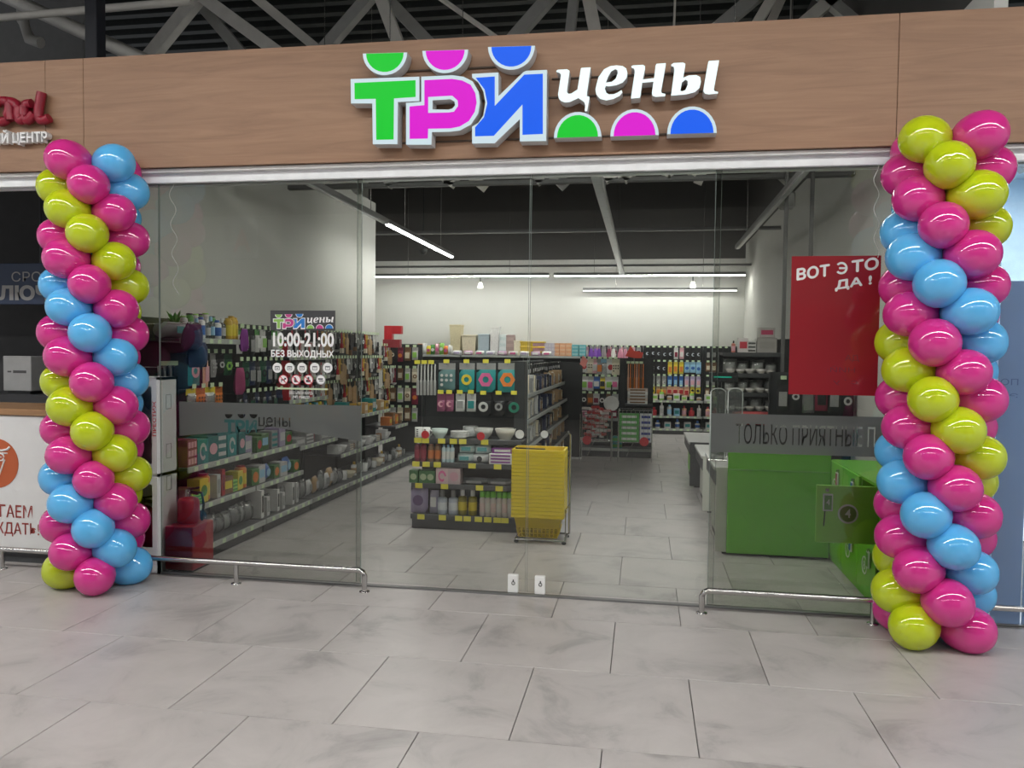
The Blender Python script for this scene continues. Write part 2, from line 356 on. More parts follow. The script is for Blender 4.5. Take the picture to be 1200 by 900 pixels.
# ================================================================== ROOF STEEL
tr = thing('roof_truss', 'grey steel lattice truss under the dark roof above fascia', 'truss', (0, 8.5, 3.5))
SM = pm((.66, .64, .6), .6); SM2 = pm((.34, .34, .33), .6)  # pale and dark copies of one steel, for lit and shaded braces
def member(a, b, wd=.1, name='brace', m=SM, Y=8.5, z0=3.52, z1=6.28):
    p, q = px(a[0], a[1], Y), px(b[0], b[1], Y)
    if p.z > q.z: p, q = q, p
    d = (q-p)/(q.z-p.z); lo = p+d*(z0-p.z); hi = p+d*(z1-p.z)
    n = Vector((d.z, 0, -d.x)).normalized()*wd/2
    mb = MB(); P = [lo-n, lo+n, hi+n, hi-n]
    mb.prism([[(v.x, v.z) for v in P]], -.03, .09)
    mb.v = [(x, y+Y-8.5, z-3.5) for x, y, z in mb.v]
    return ob(name, mb, m, tr)
for a, b, wd, m, dy in (((177, 62), (227, 0), .14, SM, 0), ((230, 0), (277, 55), .12, SM2, .3), ((242, 0), (317, 55), .14, SM, 0), ((303, 0), (367, 53), .1, SM, .3), ((383, 52), (428, 0), .12, SM2, 0),
        ((447, 0), (465, 48), .13, SM, 0), ((455, 0), (499, 46), .13, SM2, .3), ((520, 0), (580, 42), .03, SM, 0), ((605, 40), (640, 0), .13, SM2, 0), ((668, 37), (672, 0), .1, SM2, 0), ((690, 0), (697, 35), .13, SM, 0), ((701, 0), (736, 33), .1, SM2, .3),
        ((850, 25), (880, 0), .13, SM2, 0), ((890, 22), (903, 0), .1, SM, 0), ((905, 22), (915, 0), .09, SM, .3), ((952, 18), (973, 0), .12, SM, 0), ((973, 0), (993, 17), .1, SM2, 0), ((1107, 10), (1127, 0), .1, SM, 0), ((790, 30), (791, 0), .02, SM, 0)):
    member(a, b, wd, 'brace', m, 8.5+dy)
ob('bottom_chord', MB().bbox(-7, 2.07, -.03, .05, -.02, .03, .01), pm((.12, .12, .12), .6), tr)
ob('top_chord', MB().bbox(-13, 11, -.05, .35, 2.7, 2.8, .01), SM, tr)
# the slanting roof steel upper left, the dark post and ventilation pipe
p0, p1 = px(53, 17, 7.2), px(155, 64, 7.2)
q = (p1-p0).normalized()
tag(ob('roof_beam', MB().tube([p0-q*1.2, p1+q*.6], .07, 4), SM), 'pale sloping steel beam over the fascia at upper left', 'beam')
p0, p1 = px(-60, 26, 6.6), px(225, 1, 6.6)
tag(ob('ceiling_pipe', MB().tube([p0, p1], .035, 10), SM), 'thin grey pipe crossing the upper left corner', 'pipe')
a = px(106, 40, 6)
tag(ob('steel_post', MB().bbox(a.x-.055, a.x+.055, 6, 6.12, 3.3, 6.3, .006), pm((.012, .014, .022), .5)), 'black square steel post rising behind fascia at left', 'post')
tag(ob('wall_panel', MB().bbox(-9.5, px(98, 40, 8.0).x, 8, 8.1, 3.2, 6.3, .01), pm((.2, .2, .2), .7)), 'dark grey wall panel behind the sloping beam', 'panel')
p0 = px(27, 25, 7.5); p1 = px(48, 50, 7.5)
tag(ob('bent_duct', MB().tube([p0+Vector((0, 0, .5)), p0, p0.lerp(p1, .6)+Vector((-.05, 0, -.05)), p1], .06, 10), pm((.38, .37, .35), .5)), 'bent pale pipe hanging in the upper left corner', 'pipe')

# ================================================================== LAMPS
def line_lamp(name, label, x0, x1, y0, y1, z, s, lit, group, wd=.035):
    t = thing(name, label, 'light', ((x0+x1)/2, (y0+y1)/2, z), 0, group)
    hx, hy = (x1-x0)/2, (y1-y0)/2
    if hx > hy: hy = wd
    else: hx = wd
    ob('housing', MB().bbox(-hx, hx, -hy, hy, .012, .07, .006), pm((.25, .25, .25), .45) if not lit else (M_WHITE if z > 4 else pm((.14, .14, .14), .45)), t)
    ob('tube', MB().box(-hx*.99 if hx > hy else -hx*.75, hx*.99 if hx > hy else hx*.75, -hy*.75 if hx > hy else -hy*.99, hy*.75 if hx > hy else hy*.99, 0, .012), emitter((1, .985, .94), s) if lit else pm((.5, .52, .53), .25), t)
    for k in (-.6, .6):
        ob('hanger', MB().tube([((hx-.1)*k if hx > hy else 0, 0 if hx > hy else (hy-.1)*k, .06), ((hx-.1)*k if hx > hy else 0, 0 if hx > hy else (hy-.1)*k, 6.3-z)], .004, 4), M_STEEL, t)
    return t
# the hall's long light line (behind the camera, mirrored in every balloon)
for k in range(5):
    line_lamp('linear_light', 'long white linear lamp over the hall, %s from left, near row' % ORD[k], -11+k*4.4, -11+k*4.4+4.3, 1.9, 1.9, 4.9, HALL_LIGHT, True, 'mall hall lamps', .2)
for k in range(4):  # second hall row, out of view, added for extra light
    line_lamp('linear_light', 'added unseen white linear lamp over the hall, %s from left, far row' % ORD[k], -11+k*5.4, -11+k*5.4+5.2, -4.5, -4.5, 5.6, HALL_LIGHT, True, 'added far mall hall lamps', .2)
line_lamp('linear_light', 'lit tube lamp across the shop before the back wall, left half', -5.8, -1.95, 16.3, 16.3, 3.25, TUBE, True, 'lit cross lamps at the back')
line_lamp('linear_light', 'lit tube lamp across the shop before the back wall, right half', -1.85, 1.98, 16.3, 16.3, 3.25, TUBE, True, 'lit cross lamps at the back')
line_lamp('linear_light', 'added unseen lit tube lamp across the shop just inside the glass front', -3.0, 1.6, 6.1, 6.1, 3.35, TUBE*.33, True, 'added cross lamps at the front', .05)  # extra lamp hidden by the header, added to brighten the shop front
line_lamp('linear_light', 'added unseen lit tube lamp across the shop behind the one at the glass', -2.4, 1.2, 6.9, 6.9, 3.35, TUBE*.75, True, 'added cross lamps at the front', .05)  # second added lamp above the header line, also brightens the front
line_lamp('linear_light', 'lower lit tube lamp close to the back wall at right', -1.3, 1.9, 17.0, 17.0, 3.0, TUBE*.14, True, 'lit cross lamps at the back')
line_lamp('linear_light', 'lit part of the left lengthwise lamp line', -3.2, -3.2, 9.6, 13, 3.25, TUBE, True, 'lengthwise shop lamps')
line_lamp('linear_light', 'unlit part of the left lengthwise lamp line nearest the glass', -3.2, -3.2, 7.05, 9.55, 3.25, 0, False, 'lengthwise shop lamps')
line_lamp('linear_light', 'unlit lengthwise lamp line over the middle aisle', -.45, -.45, 7.08, 16.1, 3.25, 0, False, 'lengthwise shop lamps', .05)
line_lamp('linear_light', 'unlit lengthwise lamp line over the checkout counters', 1.36, 1.36, 7.0, 12.3, 3.25, 0, False, 'lengthwise shop lamps')
cv = thing('cable_tray', 'dark cable tray crossing the shop under the roof', 'tray', (-1, 12.7, 3.6))
ob('rail', MB().bbox(-3.5, 3.05, -.03, .03, 0, .02, .004), pm((.2, .2, .2), .5), cv); ob('lip', MB().bbox(-3.5, 3.05, .03, .04, 0, .06, .002), pm((.1, .1, .1), .5), cv)
tag(ob('cable_tray', MB().bbox(-5.9, 2.05, 16.05, 16.12, 3.42, 3.46, .004), pm((.12, .12, .12), .5)), 'thin dark rail above the lit cross lamps', 'tray')
for lx, lab in ((563, 'left'), (812, 'right')):
    a = px(lx, 332, 16.3); a.z = 3.07
    t = thing('spot_lamp', 'small white spotlight under the lamp line on the %s' % lab, 'light', a, 0)
    ob('arm', MB().tube([(0, 0, 0), (0, 0, .18)], .012, 6), M_BLACK, t); ob('head', MB().lathe([(.03, .06), (.06, -.03), (.055, -.06)], 10), emitter((1, .97, .9), 3), t)
a = px(496, 293, 13)
t = thing('security_camera', 'small dark dome camera hung beside the left lamp line', 'camera', a, 0)
ob('bracket', MB().tube([(0, 0, 0), (0, 0, 6.3-a.z)], .012, 6), M_BLACK, t); ob('dome', MB().lathe([(.07, .02), (.07, -.02), (.05, -.06), (.02, -.08)], 12), M_BLACK, t)
a = px(922, 232, 9)
t = thing('wall_loudspeaker', 'small grey loudspeaker hung near the right wall under the roof', 'speaker', a, 0)
ob('bracket', MB().tube([(0, 0, .05), (0, 0, 6.3-a.z)], .015, 6), SM2, t); ob('body', MB().bbox(-.08, .08, -.08, .06, -.12, .06, .02), SM2, t)
for xx, lab in ((950, 'beside the loudspeaker'), (920, 'left of the red poster')):
    b = px(xx, 300, 8.45)
    tag(ob('steel_pole', MB().bbox(b.x-.018, b.x+.018, 8.43, 8.47, 0, 3.9, .004), pm((.12, .12, .12), .5)), 'thin dark upright pole '+lab, 'pole')

# ================================================================== SHOP SIGN
def z6(u, v): return (400+u/4.615, 40+v/4.615)
def z7(u, v): return (640+u/5.4545, 60+v/5.4545)
LG = {}
LG['T'] = ([[z6(*p) for p in ((50, 243), (422, 230), (422, 362), (306, 367), (303, 595), (170, 595), (167, 375), (52, 375))]], [[z6(*p) for p in ((72, 265), (402, 250), (402, 340), (285, 348), (283, 570), (190, 572), (187, 350), (73, 352))]], 'g')
LG['P'] = ([[z6(*p) for p in ((432, 230), (600, 222), (660, 230), (710, 255), (742, 310), (750, 370), (740, 430), (700, 490), (640, 522), (590, 528), (490, 530), (487, 598), (350, 598), (350, 372), (432, 366))], [z6(*p) for p in ((493, 358), (590, 352), (612, 365), (615, 385), (600, 402), (580, 408), (493, 407))]],
           [[z6(*p) for p in ((450, 250), (600, 243), (655, 252), (700, 275), (725, 320), (732, 370), (722, 420), (690, 470), (640, 500), (590, 510), (470, 512), (468, 565), (370, 567), (370, 392), (450, 385))], [z6(*p) for p in ((470, 340), (600, 333), (630, 360), (632, 390), (610, 420), (580, 425), (470, 427))]], 'm')
LG['I'] = ([[z6(*p) for p in ((707, 215), (850, 207), (850, 335), (985, 205), (1000, 198), (1112, 193), (1108, 578), (965, 580), (965, 460), (850, 570), (830, 590), (707, 592), (707, 500), (740, 480), (768, 440), (779, 370), (768, 310), (740, 260), (707, 235))]],
           [[z6(*p) for p in ((727, 237), (830, 230), (830, 390), (990, 220), (1090, 215), (1090, 540), (980, 545), (980, 380), (825, 550), (724, 553), (724, 505), (772, 450), (790, 375), (775, 300))]], 'b')
def cap6(cx, cz, r, d, c):
    o = [z6(cx+r*math.cos(R(a)), cz+r*math.sin(R(a))-(cx+r*math.cos(R(a))-cx)*.028) for a in range(0, 181, 12)]
    i = [z6(cx+(r-d)*math.cos(R(a)), cz+2+(r-d)*math.sin(R(a))-((r-d)*math.cos(R(a)))*.028) for a in range(0, 181, 12)]
    return ([o], [i], c)
def cap7(cx, cz, r, rz, d, c):
    f = lambda q, qz, a: z7(cx+q*math.cos(R(a)), cz-qz*math.sin(R(a))-q*math.cos(R(a))*.028)
    return ([[f(r, rz, a) for a in range(0, 181, 12)]], [[f(r-d, rz-d, a) for a in range(0, 181, 12)]], c)
LG['c1'] = cap6(236, 102, 120, 19, 'g'); LG['c2'] = cap6(562, 87, 124, 19, 'm'); LG['c3'] = cap6(920, 66, 127, 19, 'b')
LG['d1'] = cap7(201, 550, 152, 162, 21, 'g'); LG['d2'] = cap7(565, 540, 155, 170, 21, 'm'); LG['d3'] = cap7(932, 526, 159, 173, 21, 'b')
CY = {'ц': [((65, 125), (75, 118), (135, 115), (150, 125), (148, 145), (135, 235), (133, 262), (143, 272), (160, 270), (200, 245), (222, 110), (228, 106), (285, 103), (262, 260), (260, 288), (277, 290), (276, 305), (262, 383), (248, 384), (247, 375), (250, 345), (243, 325), (225, 312), (206, 300), (150, 325), (120, 328), (95, 318), (80, 300), (76, 275), (95, 150), (85, 138), (65, 133))],
      'е': [((320, 220), (335, 165), (370, 115), (410, 95), (450, 90), (490, 95), (512, 110), (520, 140), (515, 170), (490, 200), (450, 217), (400, 225), (382, 222), (375, 240), (385, 265), (400, 275), (430, 275), (455, 265), (482, 248), (488, 262), (470, 285), (430, 305), (385, 315), (345, 305), (320, 275), (315, 245)), ((382, 200), (395, 165), (415, 130), (440, 115), (455, 120), (458, 140), (445, 175), (420, 195))],
      'н': [((545, 95), (555, 90), (620, 87), (632, 95), (632, 115), (618, 180), (690, 172), (700, 90), (706, 80), (765, 76), (764, 90), (735, 255), (740, 268), (762, 272), (762, 285), (755, 288), (700, 292), (680, 285), (676, 265), (686, 195), (614, 202), (602, 290), (598, 298), (542, 303), (543, 290), (567, 130), (562, 112), (545, 105))],
      'ь': [((800, 85), (815, 75), (875, 72), (890, 80), (888, 100), (876, 170), (910, 155), (960, 152), (985, 165), (990, 195), (980, 235), (950, 262), (900, 275), (830, 282), (797, 284), (800, 270), (820, 120), (815, 100), (800, 95)), ((868, 200), (890, 182), (905, 190), (905, 215), (890, 248), (870, 256), (858, 252))],
      'ы': [((1035, 75), (1040, 62), (1105, 58), (1103, 75), (1072, 245), (1078, 255), (1100, 260), (1098, 270), (1040, 276), (1015, 272), (1005, 255), (1008, 230))]}
SC = {'g': ((.0, .62, .025), (.25, .5, .1)), 'm': ((.78, .0, .68), (.55, .05, .25)), 'b': ((.0, .12, .95), (.02, .2, .6))}
SIGN_E = .9
sg = thing('shop_sign', 'illuminated green, magenta and blue three dimensional letters with white script on oak fascia', 'sign', (0, 5.2, 3.0))
YS = 5.085
def onp(polys, Y): return [[(px(u, v, Y).x, px(u, v, Y).z-3.0) for u, v in q] for q in polys]
M_SIDE = pm((.6, .6, .61), .5)
WL = emitter((.62, .76, .82), .95)
for k, (o_, i_, c) in LG.items():
    L = ob('letter' if k in 'TPI' else 'half_disc', MB().prism(onp(o_, YS), YS-5.2, -.012, 0, 1), [WL, M_SIDE], sg)
    ob('face', MB().prism(onp(i_, YS), YS-5.204, YS-5.2005), emitter(SC[c][0], SIGN_E), L)
for k, q in CY.items():
    ob('letter', MB().prism(onp([[z7(*p) for p in r] for r in q], YS), YS-5.2, -.012, 0, 1), [emitter((.85, .97, .97), 1.1), M_SIDE], sg)
for z, a, b in ((3.545, -1.62, -.9), (3.45, -.62, .42), (3.33, -1.95, .42), (3.07, -1.65, .42)):
    ob('mounting_rail', MB().bbox(a, b, -.012, 0, z-3-.006, z-3+.006, .002), pm((.07, .045, .03), .6), sg)
# neighbour's sign upper left
ns = thing('neighbour_sign', 'dark red script sign with white capitals cut by left picture edge', 'sign', (-4.6, 5.2, 3.3))
def script(pts, wd):
    out = []
    P = [Vector(p) for p in pts]
    Q = []
    for i in range(len(P)-1):                # smooth the stroke
        a, b, c_, d = P[max(i-1, 0)], P[i], P[i+1], P[min(i+2, len(P)-1)]
        for k in range(4): t = k/4; Q.append(.5*((2*b)+(c_-a)*t+(2*a-5*b+4*c_-d)*t*t+(3*b-a-3*c_+d)*t**3))
    Q.append(P[-1])
    return MB().tube([(px(q.x, q.y, 5.13).x+4.6, -.045, px(q.x, q.y, 5.13).z-3.3) for q in Q], wd, 8)
for pts in (((-16, 120), (-8, 140), (4, 139), (8, 120), (0, 117), (-8, 121)), ((10, 140), (8, 120), (10, 118), (18, 123), (19, 137), (22, 140), (28, 136)), ((34, 120), (27, 122), (25, 134), (30, 140), (37, 132)), ((46, 107), (42, 134), (47, 140), (55, 137))):
    ob('letter', script(pts, .034), pm((.26, .006, .025), .4), ns)
a, b = px(-70, 160, 5.13), px(55, 159, 5.13)
ob('caption', text_mb('ИЙ ЦЕНТР', px(-9, 160, 5.13).x+4.6, px(54, 160, 5.13).x+4.6, px(0, 170, 5.13).z-3.3, px(0, 152, 5.13).z-3.3, -.06, .03, .05), pm((.75, .75, .76), .4), ns)

# ================================================================== GLASS STICKERS
GS = G-.004
def flat(name, polys_mats, label, cat, parent=None):
    t = thing(name, label, cat, (0, GS, 1.5)) if parent is None else parent
    return t
st = thing('hours_sticker', 'opening hours sticker with coloured logo, white letters and round icons on left pane', 'sticker', (0, GS, 1.5))
def pbox(x0, y0, x1, y1, Y=GS):
    a, b = px(x0, y1, Y), px(x1, y0, Y); return a.x, b.x, a.z-1.5, b.z-1.5
def quad(x0, y0, x1, y1): return [px(u, v, GS) for u, v in ((x0, y1), (x1, y1), (x1, y0), (x0, y0))]
x0, x1, z0, z1 = pbox(317, 364, 393, 387)
ob('panel', MB().box(x0, x1, -.0008, -.0003, z0, z1), pm((.045, .045, .05), .5), st)
def lgmap(q): return [(px(320+(u-411)*71/431, 366.8+(v-52)*19/119+(u-411)*1.6/431, GS).x, px(320+(u-411)*71/431, 366.8+(v-52)*19/119+(u-411)*1.6/431, GS).z-1.5) for u, v in q]
M_PW = pm((.8, .8, .8), .5, var=.02)
for k, (o_, i_, c) in LG.items():
    L = ob('logo_letter', MB().prism([lgmap(q) for q in o_], -.0014, -.001), M_PW, st)
    ob('face', MB().prism([lgmap(q) for q in i_], -.002, -.0016), pm(SC[c][1], .5, var=.02), L)
for k, q in CY.items(): ob('logo_letter', MB().prism([lgmap([z7(*p) for p in r]) for r in q], -.0014, -.001), M_PW, st)
ob('lettering', text_mb('10:00-21:00', *pbox(320, 390, 391.5, 406), -.001, .03), M_PW, st)
ob('lettering', bold_mb('БЕЗ ВЫХОДНЫХ', *pbox(318, 411, 391, 419.5), -.001, .0022), M_PW, st)
for k, ic in enumerate((325, 339.5, 354, 369, 384)):
    c = px(ic, 431, GS); o_ = ob('icon', MB().prism([disc(c.x, c.z-1.5, .036)], -.001, -.0006), M_PW, st)
    d = MB(); x, z = c.x, c.z-1.5
    d.prism([[(x-.018, z-.016), (x+.018, z-.016), (x+.018, z+.012), (x-.018, z+.012)], [(x-.014, z-.012), (x-.014, z+.004), (x+.014, z+.004), (x+.014, z-.012)]], -.0016, -.0012)
    d.box(x-.008, x+.008, -.0016, -.0012, z-.008+.002*k, z-.002+.001*k)
    ob('pictogram', d, pm((.12, .12, .13)), o_)
for k, ic in enumerate((332, 347, 361.5, 376)):
    c = px(ic, 445, GS); x, z = c.x, c.z-1.5
    o_ = ob('icon', MB().prism([disc(x, z, .036)], -.001, -.0006), M_PW, st)
    red = MB().prism([disc(x, z, .036), disc(x, z, .031)], -.0016, -.0012)
    if k < 3: red.prism([[(x-.026, z+.02), (x+.022, z-.026), (x+.026, z-.022), (x-.022, z+.024)]], -.0020, -.0017)
    ob('ban_ring', red, pm((.55, .03, .06) if k < 3 else (.3, .3, .32)), o_)
    sh = MB()
    if k == 0: sh.box(x-.016, x+.012, -.0015, -.0011, z-.006, z+.004).box(x-.016, x-.011, -.0015, -.0011, z-.018, z-.004).box(x+.006, x+.012, -.0015, -.0011, z-.018, z-.004).box(x+.008, x+.022, -.0015, -.0011, z+.002, z+.014)
    elif k == 1: sh.prism([[(x-.014, z-.018), (x+.018, z-.018), (x+.006, z-.002), (x-.004, z+.018), (x-.014, z+.018)]], -.0015, -.0011)
    elif k == 2: sh.prism([disc(x, z+.012, .008, 10)], -.0015, -.0011).box(x-.018, x+.016, -.0015, -.0011, z-.018, z).box(x-.004, x+.006, -.0015, -.0011, z, z+.006)
    else: sh.box(x-.02, x+.016, -.0015, -.0011, z, z+.01).box(x-.012, x+.02, -.0015, -.0011, z-.012, z-.006)
    ob('pictogram', sh, pm((.05, .05, .06)), o_)
x0, x1, z0, z1 = pbox(325, 455.2, 384, 456); ob('line', MB().box(x0, x1, -.001, -.0006, z0, z1), pm((.5, .6, .4)), st)
ob('lettering', text_mb('ООО «ЛЕОН КАРД»', *pbox(339, 459, 367, 462.4), -.001, .01), M_PW, st)
ob('lettering', text_mb('УНП 193480707', *pbox(343, 464, 363, 466.8), -.001, .01), M_PW, st)
# frosted bands with clear cut-out letters
def cut_band(name, label, x0, x1, z0, z1, body, tx0, tx1, tz0, tz1, extra=()):
    cu = bpy.data.curves.new('b', 'FONT'); cu.body = body; cu.size = 1; cu.offset = .012
    o = bpy.data.objects.new('b', cu); col.objects.link(o)
    bpy.context.view_layer.objects.active = o
    for q in bpy.context.selected_objects: q.select_set(False)
    o.select_set(True); bpy.ops.object.convert(target='CURVE'); c = o.data
    P = [p.co for s_ in c.splines for p in (s_.bezier_points if s_.type == 'BEZIER' else s_.points)]
    a, b, e, f = min(p[0] for p in P), max(p[0] for p in P), min(p[1] for p in P), max(p[1] for p in P)
    X = lambda x: a+(x-tx0)/(tx1-tx0)*(b-a)
    Z = lambda z: e+(z-tz0)/(tz1-tz0)*(f-e)
    for poly in [[(x0, z0), (x1, z0), (x1, z1), (x0, z1)]]+list(extra):
        s_ = c.splines.new('POLY'); s_.points.add(len(poly)-1); s_.use_cyclic_u = True
        for p, q in zip(s_.points, poly): p.co = (X(q[0]), Z(q[1]), 0, 1)
    c.dimensions = '2D'; c.fill_mode = 'BOTH'; c.offset = 0; c.resolution_u = 3
    bpy.context.view_layer.update()
    me = bpy.data.meshes.new_from_object(o.evaluated_get(bpy.context.evaluated_depsgraph_get()))
    vs = [(tx0+(v.co.x-a)/(b-a)*(tx1-tx0), 0, tz0+(v.co.y-e)/(f-e)*(tz1-tz0)) for v in me.vertices]; fs = [tuple(p.vertices) for p in me.polygons]
    bpy.data.objects.remove(o)
    return tag(ob(name, MB().add(vs, fs), M_FROST, None, (0, GS+.001, 0)), label, 'sticker')
A = px(862, 524, GS); B = px(1026, 498.5, GS)
cut_band('frosted_band', 'frosted strip with clear cut-out capitals on the right pane', .447, 2.07, 1.03, 1.285, 'ТОЛЬКО ПРИЯТНЫЕ П', A.x, B.x, 1.09, 1.222)
A = px(301, 507, GS); B = px(340, 484, GS)
ex = []
for cx_ in (268, 283, 297):
    c = px(cx_, 487, GS); ex.append(disc(c.x, c.z+.01, .03, 12, 180, 360))
cut_band('frosted_band', 'frosted strip with small cut-out logo on the left pane', -3.35, -1.957, 1.028, 1.28, 'цены', px(303, 500, GS).x, px(340, 500, GS).x, px(320, 503, GS).z, px(320, 489, GS).z, ex)
ld = MB(); text_mb('ТРИ', px(263, 500, GS).x, px(301, 500, GS).x, px(280, 508, GS).z, px(280, 492, GS).z, 0, .05, mb=ld)
tag(ob('band_lettering', ld, pm((.02, .09, .09), .3), None, (0, GS-.002, 0)), 'dark clear letters in the left frosted strip', 'lettering')
# red poster
po = thing('red_poster', 'red poster with white slanted lettering taped on right pane', 'poster', (0, GS, 1.5))
x0, x1, z0, z1 = pbox(926, 299.5, 1031, 462)
x0, x1 = .925, 1.463
M_POST = glassy('poster_film', (.75, .05, .08), 1.3, .06, .93, (.5, .035, .05))
ob('sheet', MB().box(x0, x1, -.002, -.0008, z0, z1), M_POST, po)
ob('inner_sheet', MB().box(x0+.05, x1-.055, .001, .002, z0+.05, z1-.22), pm((.35, .03, .06), .5), po)
x0, x1, z0, z1 = pbox(934, 308, 1029, 322); ww = x1-x0; sh_ = .07
ob('lettering', bold_mb('ВОТ', x0, x0+ww*.40, z0-.021, z1-.021, -.003, .0035, shear_z=sh_*.4), M_PW, po)
ob('lettering', bold_mb('ТО', x0+ww*.68, x1, z0+.0238, z1+.0238, -.003, .0035, shear_z=sh_*.32), M_PW, po)
ecx, ecz, er_ = x0+ww*.55, (z0+z1)/2+.004, (z1-z0)/2+.003
ea = [R(a) for a in range(-140, 141, 20)]
el = MB().prism([[(ecx+er_*.95*math.cos(a), ecz+er_*math.sin(a)) for a in ea]+[(ecx+(er_-.0135)*.95*math.cos(a), ecz+(er_-.0135)*math.sin(a)) for a in ea[::-1]]], -.004, -.003)
el.box(ecx-er_*.35, ecx+er_*.8, -.0042, -.0032, ecz-.006, ecz+.006)
ob('lettering', el, M_PW, po)
ob('lettering', bold_mb('ДА !', *pbox(979, 326, 1021, 338), -.003, .0035, shear_z=.035), M_PW, po)
for body, u0, v0, u1, v1 in (('ДА', 990, 416, 1007, 424), ('НИЙ:', 969, 429, 1002, 436), ('сфу', 976, 445, 1005, 451)):  # mirror-image words: a reflection painted onto the poster
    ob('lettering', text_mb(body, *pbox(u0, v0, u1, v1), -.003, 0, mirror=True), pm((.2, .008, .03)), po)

# ================================================================== HALL RAILS
def rail(label, xs, x_end, side):
    t = thing('bumper_rail', label, 'rail', (x_end, 5.17, 0))
    s = side; pts = [(0, 0, 0.004), (0, 0, .115), (s*.012, 0, .138), (s*.035, 0, .15), (s*4.2, 0, .15)]
    ob('tube', MB().tube(pts, .019, 10), M_STEEL, t)
    ob('flange', MB().lathe([(.036, 0), (.036, .006), (.02, .01)], 12), M_STEEL, t)
    for x in xs:
        p = ob('post', MB().tube([(x-x_end, 0, .004), (x-x_end, 0, .14)], .017, 8), M_STEEL, t)
        ob('flange', MB().lathe([(.036, 0), (.036, .006), (.02, .01)], 12, (x-x_end, 0, 0)), M_STEEL, p)
    return t
rail('low stainless steel bumper rail before the left pane', (-2.83, -4.72), -1.875, -1)
rail('low stainless steel bumper rail before the right pane', (1.44, 3.2), .4, 1)

# ================================================================== BALLOON COLUMNS
BC = {'l': (srgb(190, 206, 30), 'glossy lime green balloon'), 'p': (srgb(212, 52, 142), 'glossy pink balloon'), 'b': (srgb(95, 184, 240), 'glossy light blue balloon')}
def balloon_mesh(c):
    m = bpy.data.materials.new('latex'); m.use_nodes = True; nt = m.node_tree; b = nt.nodes['Principled BSDF']
    lw_ = nt.nodes.new('ShaderNodeTexNoise'); lw_.inputs['Scale'].default_value = 3
    r = nt.nodes.new('ShaderNodeValToRGB'); r.color_ramp.elements[0].color = (*[v*.94 for v in c], 1); r.color_ramp.elements[1].color = (*[min(1, v*1.05) for v in c], 1)
    nt.links.new(lw_.outputs['Fac'], r.inputs['Fac']); nt.links.new(r.outputs[0], b.inputs['Base Color'])
    b.inputs['Roughness'].default_value = .03; b.inputs['Subsurface Weight'].default_value = .25; b.inputs['Subsurface Radius'].default_value = (.1, .1, .1); b.inputs['Subsurface Scale'].default_value = .3
    b.inputs['Specular IOR Level'].default_value = .9
    prof = [(.002, -.172), (.012, -.172), (.008, -.160), (.02, -.148)]       # knot towards the pole
    for k in range(1, 15):
        a = PI*k/15; z = -.15+.30*(1-math.cos(a))/2; r_ = .127*math.sin(a)**.92*(1+.06*(z/.15))
        prof.append((r_, z))
    prof.append((.001, .15))
    me = MB().lathe(prof, 22).mesh(m)
    return me
BMESH = {k: balloon_mesh(v[0]) for k, v in BC.items()}
def column(label, X, Y, n, z0, dz, th0, step=45, lean=0):
    t = thing('balloon_column', label, 'balloons', (X, Y, 0))
    ob('pole', MB().tube([(0, 0, 0), (lean, 0, z0+dz*(n-1))], .012, 8), M_WHITE, t)
    r2 = random.Random(int(X*10)+50)
    for k in range(n):                       # k from the top layer down
        z = z0+dz*(n-1-k)
        for j in range(4):
            c = 'lpbp'[j]
            th = R(th0-step*k+90*j*-1+r2.uniform(-4, 4))      # angle from the front (-Y), positive to the left
            rad = .188+r2.uniform(-.006, .01); el = r2.uniform(-.05, .07)
            d = Vector((-math.sin(th), -math.cos(th), el)).normalized()
            o = link('balloon', BMESH[c], t, (d.x*rad+lean*(n-1-k)/(n-1), d.y*rad, z+r2.uniform(-.006, .006)))
            o.rotation_euler = d.to_track_quat('Z', 'Y').to_euler(); s = r2.uniform(1.0, 1.08); o.scale = (s, s, s*r2.uniform(.97, 1.03))
            o['label'] = BC[c][1]
LX = px(112, 668, 4.93)
column('tall spiral column of lime, pink and blue balloons left of the glass front', px(112, 430, 4.93).x, 4.93, 18, .125, .164, 106)
column('tall spiral column of lime, pink and blue balloons right of the red poster', px(1101, 430, 4.93).x, 4.93, 18, .128, .1625, 56, 43.2)
# curly ribbons hanging on the glass
def ribbon(label, pts):
    P = [px(u, v, G-.03) for u, v in pts]
    tag(ob('ribbon', MB().tube(P, .0022, 5), pm((.6, .6, .58), .3)), label, 'ribbon')
ribbon('thin curly white ribbon hanging beside the left balloons', [(201+3.5*math.sin(k*.55)+k*.12, 203+k*3) for k in range(48)])
ribbon('thin curly white ribbon hanging beside the right balloons', [(1027+3*math.sin(k*.55), 185+k*3) for k in range(40)])

# ================================================================== LEFT NEIGHBOUR COUNTER, FIRE CABINET, EXTINGUISHER
nc = thing('service_counter', 'white key shop counter with orange column emblem and red lettering', 'counter', (-5.6, 5.32, 0))
ob('front', MB().bbox(-1.7, 1.44, 0, .03, .09, 1.14, .004), pm((.74, .74, .74), .45, var=.02), nc)
ob('plinth', MB().box(-1.7, 1.44, .04, .06, 0, .09), M_SHELF, nc)
ob('worktop', MB().bbox(-1.72, 1.45, -.02, .6, 1.145, 1.195, .006), wood_mat(srgb(150, 112, 78), srgb(180, 140, 100), 'counter_wood'), nc)
e = px(-5, 543, 5.31); ex_, ez = e.x+5.6, e.z
em = ob('emblem', MB().prism([disc(ex_, ez, .19, 32)], -.004, -.0005), pm(srgb(186, 92, 52), .5, var=.02), nc)
wm = MB().tube([(ex_-.05, -.006, ez+.10), (ex_+.05, -.006, ez+.10), (ex_+.1, -.006, ez+.11), (ex_+.12, -.006, ez+.13)], .009, 6)
